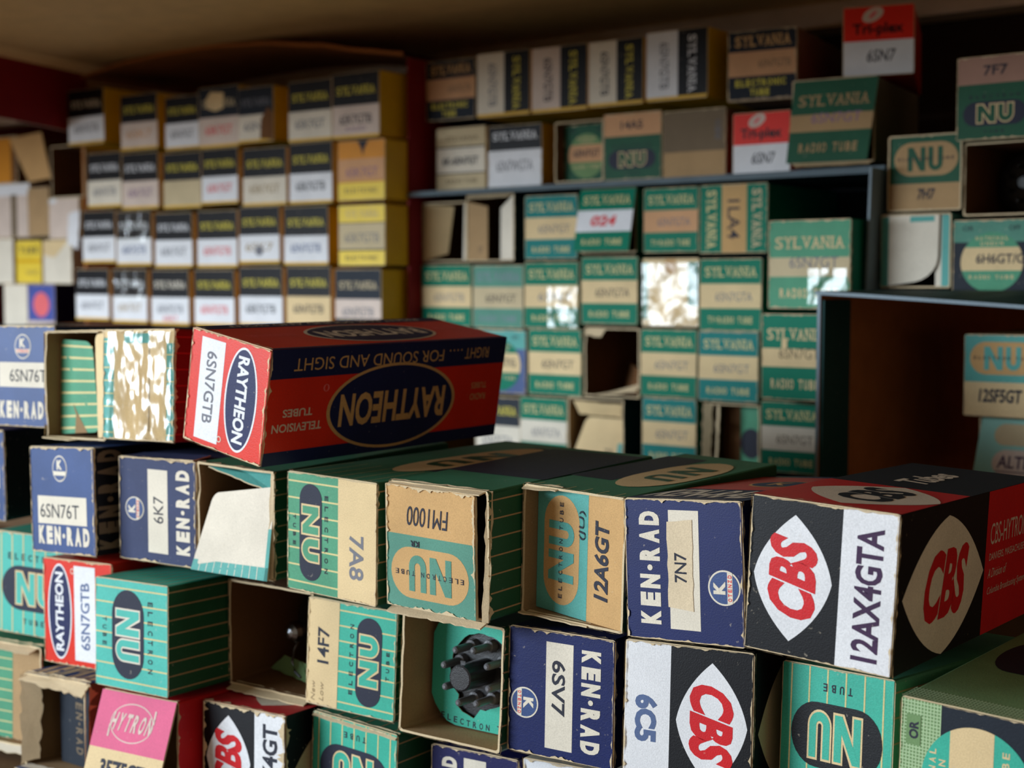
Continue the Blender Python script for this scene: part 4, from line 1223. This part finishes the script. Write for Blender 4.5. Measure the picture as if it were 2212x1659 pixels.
# ------------------------------------------------------------------ boxes in the blue-grey carton
GC = cols('sylgreen', 'sylgreen')
gp = 'small boxes packed in the blue-grey carton'
GROW = {'1': 'top row', '2': 'second row', '3': 'third row', '4': 'lowest row'}
def gwhere(key):
    return "%s from left in blue-grey carton's %s" % (ORD['abcdef'.index(key[2])], GROW[key[1]])
def g1a_more(o, W, L, H, rng):
    h = W / 2
    flap(o, [(-h + 1, .6, .8), (-h + 13, 9, 5), (-h + 17, 10, H - 2), (-h + 1.4, .8, H - 1)], 'cream', name='side_flap')
    flap(o, [(h - 9, 8, 1), (h - .9, .6, 1), (h - .9, .6, H - 1), (h - 8, 8, H - 1)], 'paper', name='side_flap')
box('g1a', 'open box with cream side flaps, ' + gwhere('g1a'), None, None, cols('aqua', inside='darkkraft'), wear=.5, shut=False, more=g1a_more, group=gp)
def g1b_more(o, W, L, H, rng):
    h = W / 2
    def a(F): F.text('17', .55, .12, .75, .24, 'ink', 0, 0, 1)
    flap(o, [(-h + .9, .6, .8), (-h + 14, 3, 1), (-h + 14, 3, H - 7), (-h + .9, .6, H - 4)], 'kraft', a, rot=0, name='side_flap')
    flap(o, [(h - 17, 9, 1), (h - .9, .4, 1), (h - .9, .4, H - 1), (h - 16, 8, H - 8)], 'paper', name='side_flap')
    flap(o, [(-h + 2, -1, H - 2), (h - 4, -1, H - 1.5), (h - 3, 3, H + .2), (-h + 1, 3, H + .2)], 'edge', th=.4, name='torn_edge', rough=.5, rng=rng)
box('g1b', 'open box with brown and cream flaps, ' + gwhere('g1b'), None, None, cols('slate', inside='darkkraft'), wear=.5, shut=False, more=g1b_more, group=gp)
box('g1c', 'blue-green and cream box with a grey number, ' + gwhere('g1c'), lambda F: syl_green(F, '6SN7GT', 'sylteal'), None, GC, wear=.2, group=gp)
def g1d_more(o, W, L, H, rng):
    h = W / 2; a = math.radians(13)
    flap(o, [(-h + .3, -H * math.sin(a), H - H * math.cos(a)), (h - .2, -H * math.sin(a), H - H * math.cos(a)), (h - .2, -.2, H - .3), (-h + .3, -.2, H - .3)], 'paper', lambda F: (syl_green(F, '', 'sylgreen', 'white'), F.text('024', .26, .40, .72, .57, 'redink', .04, .2, 3)), name='end_flap')
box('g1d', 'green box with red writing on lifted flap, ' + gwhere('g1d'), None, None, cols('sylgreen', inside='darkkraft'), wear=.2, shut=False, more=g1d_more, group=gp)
box('g1e', 'green box with peach number band, ' + gwhere('g1e'), lambda F: syl_green(F, '6SN7GTA', 'sylgreen', 'peach', foot='TV-RADIO TUBE'), None, GC, wear=.2, group=gp)
def la4(F):
    F.rect(0, 0, 1, 1, 'sylgreen', 1); F.rect(0, .33, 1, .70, 'tan', 2)
    F.serif('SYLVANIA', .06, .10, .94, .25, 'goldline', 3, .03); F.serif('SYLVANIA', .06, .78, .94, .92, 'oldcream', 3, .03)
    F.text('1LA4', .22, .42, .80, .60, 'ink', .01, 0, 3)
box('g1f', 'green box turned sideways with a dark number on its tan band, carton top row', la4, None, GC, rot='cw', wear=.25, group=gp)
box('g2a', 'green and cream box, ' + gwhere('g2a'), lambda F: syl_green(F, '6SN7GTB'), None, GC, wear=.15, group=gp)
box('g2b', 'dull grey-green box, ' + gwhere('g2b'), lambda F: syl_green(F, '6SN7GT', 'sage', 'oldcream', 'ink', 'bluegrey'), None, cols('sage'), wear=.15, group=gp)
box('g2c', 'green box with glare on its tape, ' + gwhere('g2c'), lambda F: syl_green(F, '6SN7'), None, GC, wear=.15, group=gp,
    more=lambda o, W, L, H, r: tape(o, [(-W * .05, -.3, .6), (W * .48, -.3, .6), (W * .48, -.3, H * .62), (-W * .05, -.3, H * .62)], key='flat_tape'))
box('g2d', 'green box with clear dark number, ' + gwhere('g2d'), lambda F: syl_green(F, '6SN7GTA', ink='ink'), None, GC, wear=.15, group=gp)
box('g2e', 'box covered by brightly shining tape, ' + gwhere('g2e'), lambda F: (F.rect(0, 0, 1, 1, 'cream', 1), F.rect(0, .1, .09, .95, 'sylgreen', 2), F.rect(.82, .3, 1, .95, 'sylgreen', 2), F.rect(.4, .78, .6, 1, 'tan', 2)), None, GC, wear=.3, group=gp,
    more=lambda o, W, L, H, r: tape(o, [(-W * .49, -.3, .5), (W * .49, -.3, .5), (W * .49, -.3, H * .93), (-W * .49, -.3, H * .93)], key='flat_tape'))
box('g2f', 'bright green and cream box, ' + gwhere('g2f'), lambda F: syl_green(F, '6SN7GTA', foot='TV-RADIO TUBE'), None, GC, wear=.15, group=gp)
box('g3a', 'blue box with round green label, half hidden behind the long red box', lambda F: natl_union(F, '6H6GT/G', 'kenblue', 'sylgreen', 'cream', 'aqua'), None, cols('slate'), wear=.2, group=gp)
box('g3b', 'green and cream box with grey number, right of the round label', lambda F: syl_green(F, '6SN7GT', ink='ink'), None, GC, wear=.15, group=gp)
def g3c_more(o, W, L, H, rng):
    h = W / 2
    flap(o, [(-h + 4, -1.6, .3), (h - 1, -2.0, 4), (h - .5, 2, 8), (-h + 10, 2, 1)], 'edge', th=.4, name='torn_edge', rough=.7, rng=rng)
    flap(o, [(-h + 1, -1.2, H - 4), (-h + 12, -1, H - 5), (-h + 14, 2, H + .2), (-h, 2, H + .2)], 'edge', th=.4, name='torn_edge', rough=.5, rng=rng)
    flap(o, [(-h + 8, 30, 1), (h - 1, 10, 1), (h - 1, 10, 12), (-h + 4, 40, 18)], 'darkkraft', th=.4, name='inner_flap')
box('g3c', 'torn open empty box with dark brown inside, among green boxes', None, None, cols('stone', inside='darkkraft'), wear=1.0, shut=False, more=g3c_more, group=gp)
box('g3d', 'green and cream box immediately right of the empty torn box', lambda F: syl_green(F, '6SN7GT'), None, GC, wear=.15, group=gp)
box('g3e', 'blue-green box, second to the right of the empty torn box', lambda F: syl_green(F, '6SN7GT', 'sylteal'), None, GC, wear=.15, group=gp)
box('g4a', 'navy-topped box with yellow letters, peeking out behind the long red box', lambda F: syl_half(F, '6SN7GTA', 'slate', 'yellowink', 'paper', 'greyink', 0, .56), None, YC, wear=.15, group=gp)
box('g4b', 'green and off-white box left of the open box with cream flap', lambda F: syl_green(F, '6SN7GTA', label='paper'), None, GC, wear=.15, group=gp)
def g4c_more(o, W, L, H, rng):
    h = W / 2
    flap(o, [(-h + 2, -1, -.5), (h - 1.2, -1.2, -.3), (h - 3, 7, H * .70), (-h + 8, 8, H * .70)], 'cream', lambda F: (F.text('Z0', .62, .25, .8, .37, 'ink', 0, 0, 1), F.rect(.9, .05, 1, .5, 'aqua', 1)), rad=(0, 0, 2, 4), name='end_flap', label='cream flap')
    flap(o, [(-h + 5, 5, H * .74), (h - 5, 6, H * .72), (h - 2, 1.5, H - 3), (-h + 3, 1.5, H - 2)], 'cream', name='tucked_flap', rough=.4, rng=rng)
box('g4c', 'open box with a curled cream flap, lowest row of the blue-grey carton', None, None, cols('slate', inside='kraft'), wear=.7, shut=False, more=g4c_more, group=gp)
box('g4d', 'blue-green box between the cream-flapped box and the open green-lined box', lambda F: syl_green(F, '6SN7GT', 'sylteal'), None, GC, wear=.2, group=gp)
def g4e_more(o, W, L, H, rng):
    h = W / 2
    pm = PM()
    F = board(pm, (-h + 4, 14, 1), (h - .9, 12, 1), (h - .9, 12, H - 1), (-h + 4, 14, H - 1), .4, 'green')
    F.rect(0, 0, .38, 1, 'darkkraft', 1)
    F.ell(.62, .38, .24, .24, 'ink', 2)
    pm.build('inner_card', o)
    flap(o, [(-h - .5, -2, 0), (-h + 3, 1, 0), (-h + 4, 1, H), (-h - .2, -2, H + .4)], 'edge', th=.5, name='torn_edge', rough=.5, rng=rng)
    flap(o, [(-h + 5, 2.5, 0), (-h + 6.5, 1.5, 0), (-h + 8, 1.5, H - 2), (-h + 6, 2.5, H - 1)], 'edge', th=.5, name='torn_edge', rough=.5, rng=rng)
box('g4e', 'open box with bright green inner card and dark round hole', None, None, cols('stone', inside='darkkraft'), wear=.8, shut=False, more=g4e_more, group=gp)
box('g4f', 'green and off-white box low down against the brown carton edge', lambda F: syl_green(F, '6SN7GT', 'sylgreen', 'paper', ink='stone'), None, GC, wear=.15, group=gp)
box('gr1', 'taller green box with large cream lettering and taped corner, beside carton edge', lambda F: syl_green(F, '6SN7GT', 'green', 'oldcream', letter='cream', top=.58, bot=.36), None, cols('sylgreen'), wear=.4, group=gp,
    more=lambda o, W, L, H, r: tape(o, [(0, -.3, H * .05), (W * .46, -.3, H * .05), (W * .46, -.3, H * .45), (0, -.3, H * .45)], key='flat_tape'))
box('gr2', 'vivid green box with large cream lettering, partly behind the brown carton edge', lambda F: (syl_green(F, '6SN7GT', 'sylgreen', 'cream', ink='stone', letter='cream', top=.60, bot=.38), F.rect(.30, .60, .38, .72, 'cream', 4)), None, cols('sylgreen'), wear=.25, group=gp)

# ------------------------------------------------------------------ on top of the blue-grey carton
gp = 'boxes lying on the blue-grey carton'
box('t1a', 'navy and orange box at the left end of the top row', lambda F: syl_tan(F, '6SN7GTB'), None, cols('slate'), wear=.2, group=gp)
for key, lt, la, ik, lb in (('t1b', 'yellowink', 'paper', 'greyink', 'sideways black and white box, leftmost of four on the top row'), ('t1c', 'yellowink', 'pinkpaper', 'ink', 'sideways black and pinkish box, second of four on the top row'),
                            ('t1d', 'yellowink', 'paper', 'ink', 'sideways black and cream box with bold number, third of four on top row'), ('t1e', 'white', 'white', 'greyink', 'sideways black and white box with white letters, yellow side showing')):
    box(key, lb, (lambda F, lt=lt, la=la, ik=ik: syl_half(F, '6SN7GTB', 'black', lt, la, ik, .01, .52, None, 'end')), None, dict(YC, t='black'), rot='cw', wear=.1, group=gp, rag=.006)
box('t1f', 'navy and peach box with frayed bottom, right of the yellow-sided box', lambda F: syl_tan(F, '6SN7GTB'), None, cols('stone'), wear=.6, group=gp,
    more=lambda o, W, L, H, r: flap(o, [(-W / 2 + 1, -2, -.4), (W / 2 - 1, -2, -.4), (W / 2 - 1, 1, .8), (-W / 2, 1, .8)], 'pinkpaper', th=.4, name='torn_edge', rough=.5, rng=r))
box('triA', 'red and white box perched highest of all, on the tilted green box', triplex, None, cols('red'), wear=.05, group=gp, rag=.004)
box('triB', 'red and white box standing between the tan box and the tilted green box', triplex, None, cols('red'), wear=.05, group=gp, rag=.004)
def syl_big_more(o, W, L, H, rng):
    h = W / 2
    flap(o, [(-h - 1.5, -4.2, .4), (h - 2.5, -4.2, .4), (h + 2.0, -1.0, H - .7), (-h + 1.5, -1.0, H - .7)], 'shadedoldgreen', lambda F: syl_green(F, '6SN7GT', 'shadedoldgreen', 'kraft', 'mauveink', 'kraft', top=.585, bot=.375), rad=(1.5, 1.5, 1, 1), name='end_flap')  # kraft band and letters instead of tan: shelf shade in the print colour
    flap(o, [(-h + 2, -1.8, -.9), (h - 2, -2.0, -.9), (h - 1, 2, .75), (-h + 1, 2, .75)], 'tan', th=.4, name='torn_edge', rough=.5, rng=rng)
box('sylv', 'dark green tilted box with tan lettering beside a red and white box', None, None, cols('stone', inside='black'), wear=.5, shut=False, more=syl_big_more, group=gp)
box('t2a', 'tan and cream box with black stamped number, second row far left', lambda F: (F.rect(0, 0, 1, 1, 'oldcream', 1), F.rect(0, .27, 1, .68, 'paper', 2), F.rect(0, .255, 1, .275, 'ink', 3), F.rect(0, .675, 1, .70, 'ink', 3), F.text('6K-6SN7GT', .12, .40, .86, .53, 'ink', .03, 0, 3), F.text('SYLVANIA', .2, .79, .86, .87, 'stone', 0, 0, 3), F.text('RADIO TUBE', .2, .1, .84, .17, 'stone', 0, 0, 3)), None, cols('oldcream'), wear=.15, group=gp)
box('t2b', 'black and white box with white lettering, beside the tan and cream box', lambda F: syl_half(F, '6SN7WGTA', 'black', 'white', 'white', 'greyink', 0, .60), None, YC, wear=.12, group=gp)
box('t2c', 'open brown-edged box with a sunken round green label', lambda F: natl_union(F, '6SN7GT', 'shadedoldgreen', 'olive', 'peach', 'shadedoldgreen'), None, cols('darkkraft', inside='darkkraft'), wear=.5, group=gp, fy=8, inset=1.2)
box('t2d', 'green box with orange band over dark pill logo, right of the sunken label', lambda F: nu_pill(F, 'shadedoldgreen', .34, '14A5', (.3, .68), 'peach', seven=0), None, cols('shadedoldgreen'), wear=.25, group=gp)
box('t2e', 'plain grey and tan box left of the lower red and white box', lambda F: (F.rect(0, 0, 1, 1, 'stone', 1), F.rect(0, 0, 1, .40, 'kraft', 2), F.text('6K6', .84, .55, .93, .85, 'greyink', 0, 0, 3)), None, cols('stone'), wear=.3, group=gp)

# ------------------------------------------------------------------ on and in the brown carton
gp = 'boxes on the brown carton'
box('nu7f7', 'green box with pinkish number band, topmost at the right border', lambda F: nu_pill(F, 'shadedoldgreen', .33, '7F7', (.34, .66), 'shadedpink', seven=0), None, NUCOLS, wear=.3, group=gp)
box('nu7h7', 'dark green box with orange pill logo above a tan number band', lambda F: nu_kraft(F, '7H7', 'shadedoldgreen', 'kraft', .36, (.40, .64)), None, cols('shadedoldgreen'), wear=.45, group=gp, fy=1.2)  # kraft stands in for tan, with the shelf's shade in its colour
box('opend', 'open box with a dark tube inside, at right border beside orange pill box', None, None, cols('stone', inside='darkkraft'), wear=.5, shut=False, group=gp)
def dark_tube(o, W, L, H):
    c = Vector((.5, 0, H / 2))
    pm = PM(); lathe(pm, [(42, 11), (42.4, 14.2), (50, 14.6), (80, 14.6)], c, (0, 1, 0), 'bakelite', 32); pm.build('base', o, True)
    pm = PM(); lathe(pm, [(32, 2.6), (33, 3.6), (42, 3.9)], c, (0, 1, 0), 'bakelite', 20); pm.build('key_post', o, True)
    for k in range(8):
        a = 2 * math.pi * (k + .5) / 8
        pm = PM(); lathe(pm, [(34, .6), (34.6, 1.1), (42, 1.2)], c + Vector((8.7 * math.cos(a), 0, 8.7 * math.sin(a))), (0, 1, 0), 'bakelite', 10); pm.build('pin', o, True)
tube_in('opend', 'dark tube lying in the open box at the right border', dark_tube)
def creamf_more(o, W, L, H, rng):
    h = W / 2
    def art(F):
        F.rect(0, 0, .13, .985, 'aqua', 1); F.rect(.50, .90, .92, .985, 'aqua', 1)
    flap(o, [(-h + .5, -.6, .6), (h - 6, -.2, 4.2), (h - 5.5, 0, H - .8), (-h + .5, -.4, H - .8)], 'paper', art, name='end_flap', rad=(.5, 11, .5, .5), label='blank cream flap with teal edges')
    flap(o, [(h - 7.5, 1.6, .8), (h - .4, .5, .8), (h - .4, .5, H - .9), (h - 7.5, 1.6, H - .9)], 'paper', lambda F: F.rect(.42, 0, 1, 1, 'aqua', 1), name='side_flap')
box('creamf', 'box with a blank cream flap edged in teal, standing on the brown carton', None, None, cols('aqua', inside='darkkraft'), wear=.5, group=gp, shut=False, more=creamf_more)
box('h6', 'navy box with a round green label and cream band, on the brown carton', lambda F: natl_union(F, '6H6GT/G', 'slate', 'green', 'cream', 'sage', (.30, .92)), None, cols('slate'), wear=.4, group=gp)
gp = 'boxes in the brown carton'
box('sf5', 'tan box with blue-green panel and pill, inside the brown carton', lambda F: nu_kraft(F, '12SF5GT', 'aqua', 'tan', .42, (.20, .76), 'cream'), None, cols('tan'), wear=.2, group=gp)
def alte_more(o, W, L, H, rng):
    h = W / 2
    def art(F):
        F.rect(0, 0, 1, 1, 'paleteal', 1); F.pill(.22, .62, .96, .92, 'oldcream', 2); F.pill(.24, .20, .97, .56, 'pinkpaper', 2)
        F.text('ALTEC', .32, .30, .92, .48, 'purpleink', .02, 0, 3); F.rect(.3, .245, .95, .262, 'purpleink', 3)
    flap(o, [(-h - 1, -7.5, 1), (h - 1, -7.5, 1), (h - .3, -.3, H - .3), (-h + 1.5, -.3, H - .3)], 'paleteal', art, name='end_flap', rad=(2, 2, 1.5, 1.5))
box('alte', 'pale teal box with leaning flap and cream stickers, under tan box in brown carton', None, None, cols('paleteal', inside='darkkraft'), wear=.3, shut=False, more=alte_more, group=gp)

# ------------------------------------------------------------------ stack at the far left
gp = 'pale boxes stacked at the far left'
box('lca', 'dark open empty box with kraft rim, beside the red carton', None, None, cols('kraft', inside='darkkraft'), wear=.6, shut=False, group=gp)
def lcb_more(o, W, L, H, rng):
    h = W / 2
    flap(o, [(-h + 66, -5, -.5), (-h + 93, -5, 1.5), (-h + 77, -1, 38), (-h + 37, -1, 35)], 'tan', th=.5, name='hanging_flap', rad=(1, 1, 1, 1))
box('lcb', 'open box with orange side and a long tan flap hanging out', lambda F: (F.rect(0, 0, 1, 1, 'darkkraft', 1), F.rect(0, 0, .72, 1, 'orange', 2)), None, cols('darkkraft'), wear=.4, fy=4, more=lcb_more, group=gp)
box('lcc', 'grey-pink box with white top edge, at left border in the pale stack', lambda F: (F.rect(0, 0, 1, 1, 'pinkpaper', 1), F.rect(0, .78, 1, 1, 'white', 2), F.rect(.44, 0, .62, .8, 'stone', 2)), None, cols('pinkpaper'), wear=.3, group=gp)
box('lcd', 'narrow brown box between the grey-pink box and the crumpled white one', lambda F: F.rect(0, 0, 1, 1, 'kraft', 1), None, cols('kraft'), wear=.3, group=gp)
box('lce', 'crumpled white wrapped box under the dark open box', lambda F: (F.rect(0, 0, 1, 1, 'pinkpaper', 1), F.rect(0, .88, .25, 1, 'white', 2)), None, cols('paper'), wear=.6, group=gp,
    more=lambda o, W, L, H, r: flap(o, [(W / 2 - 12, -2.5, -3), (W / 2 + 1, -2.5, -8), (W / 2 + 1, -.4, H * .7), (W / 2 - 12, -.4, H * .6)], 'white', th=.3, name='paper_wrap', rough=.6, rng=r))
box('lcf', 'cream box end at left border, left of the yellow box', lambda F: F.rect(0, 0, 1, 1, 'paper', 1), None, cols('kraft'), wear=.3, group=gp)
box('lcg', 'small bright yellow box with black print, in the pale stack', lambda F: (F.rect(0, 0, 1, 1, 'lemon', 1), F.rect(0, .48, 1, .56, 'yellow', 2), F.spaced('TUBE', .1, .70, .9, .86, 'ink', .04, 0, 2), F.text('RADIO', .4, .2, .86, .3, 'stone', 0, 0, 2)), None, cols('yellow'), wear=.2, group=gp)
box('lch', 'dappled cream box right of the small yellow box', lambda F: (F.rect(0, 0, 1, 1, 'paper', 1), F.poly([(0, 1), (.9, 1), (.4, .6), (0, .66)], 'cream', 2)), None, cols('paper'), wear=.3, group=gp)
box('lci', 'plain off-white box left of the blue box with red disc', lambda F: F.rect(0, 0, 1, 1, 'paper', 1), None, cols('paper'), wear=.2, group=gp)
box('lcj', 'blue box with a red disc, lowest of the pale stack', lambda F: (F.rect(0, 0, 1, 1, 'blueprint', 1), F.rect(0, 0, 1, .2, 'pinkpaper', 2), F.ell(.5, .56, .30, .27, 'coral', 2)), None, cols('darkblue'), wear=.15, group=gp)
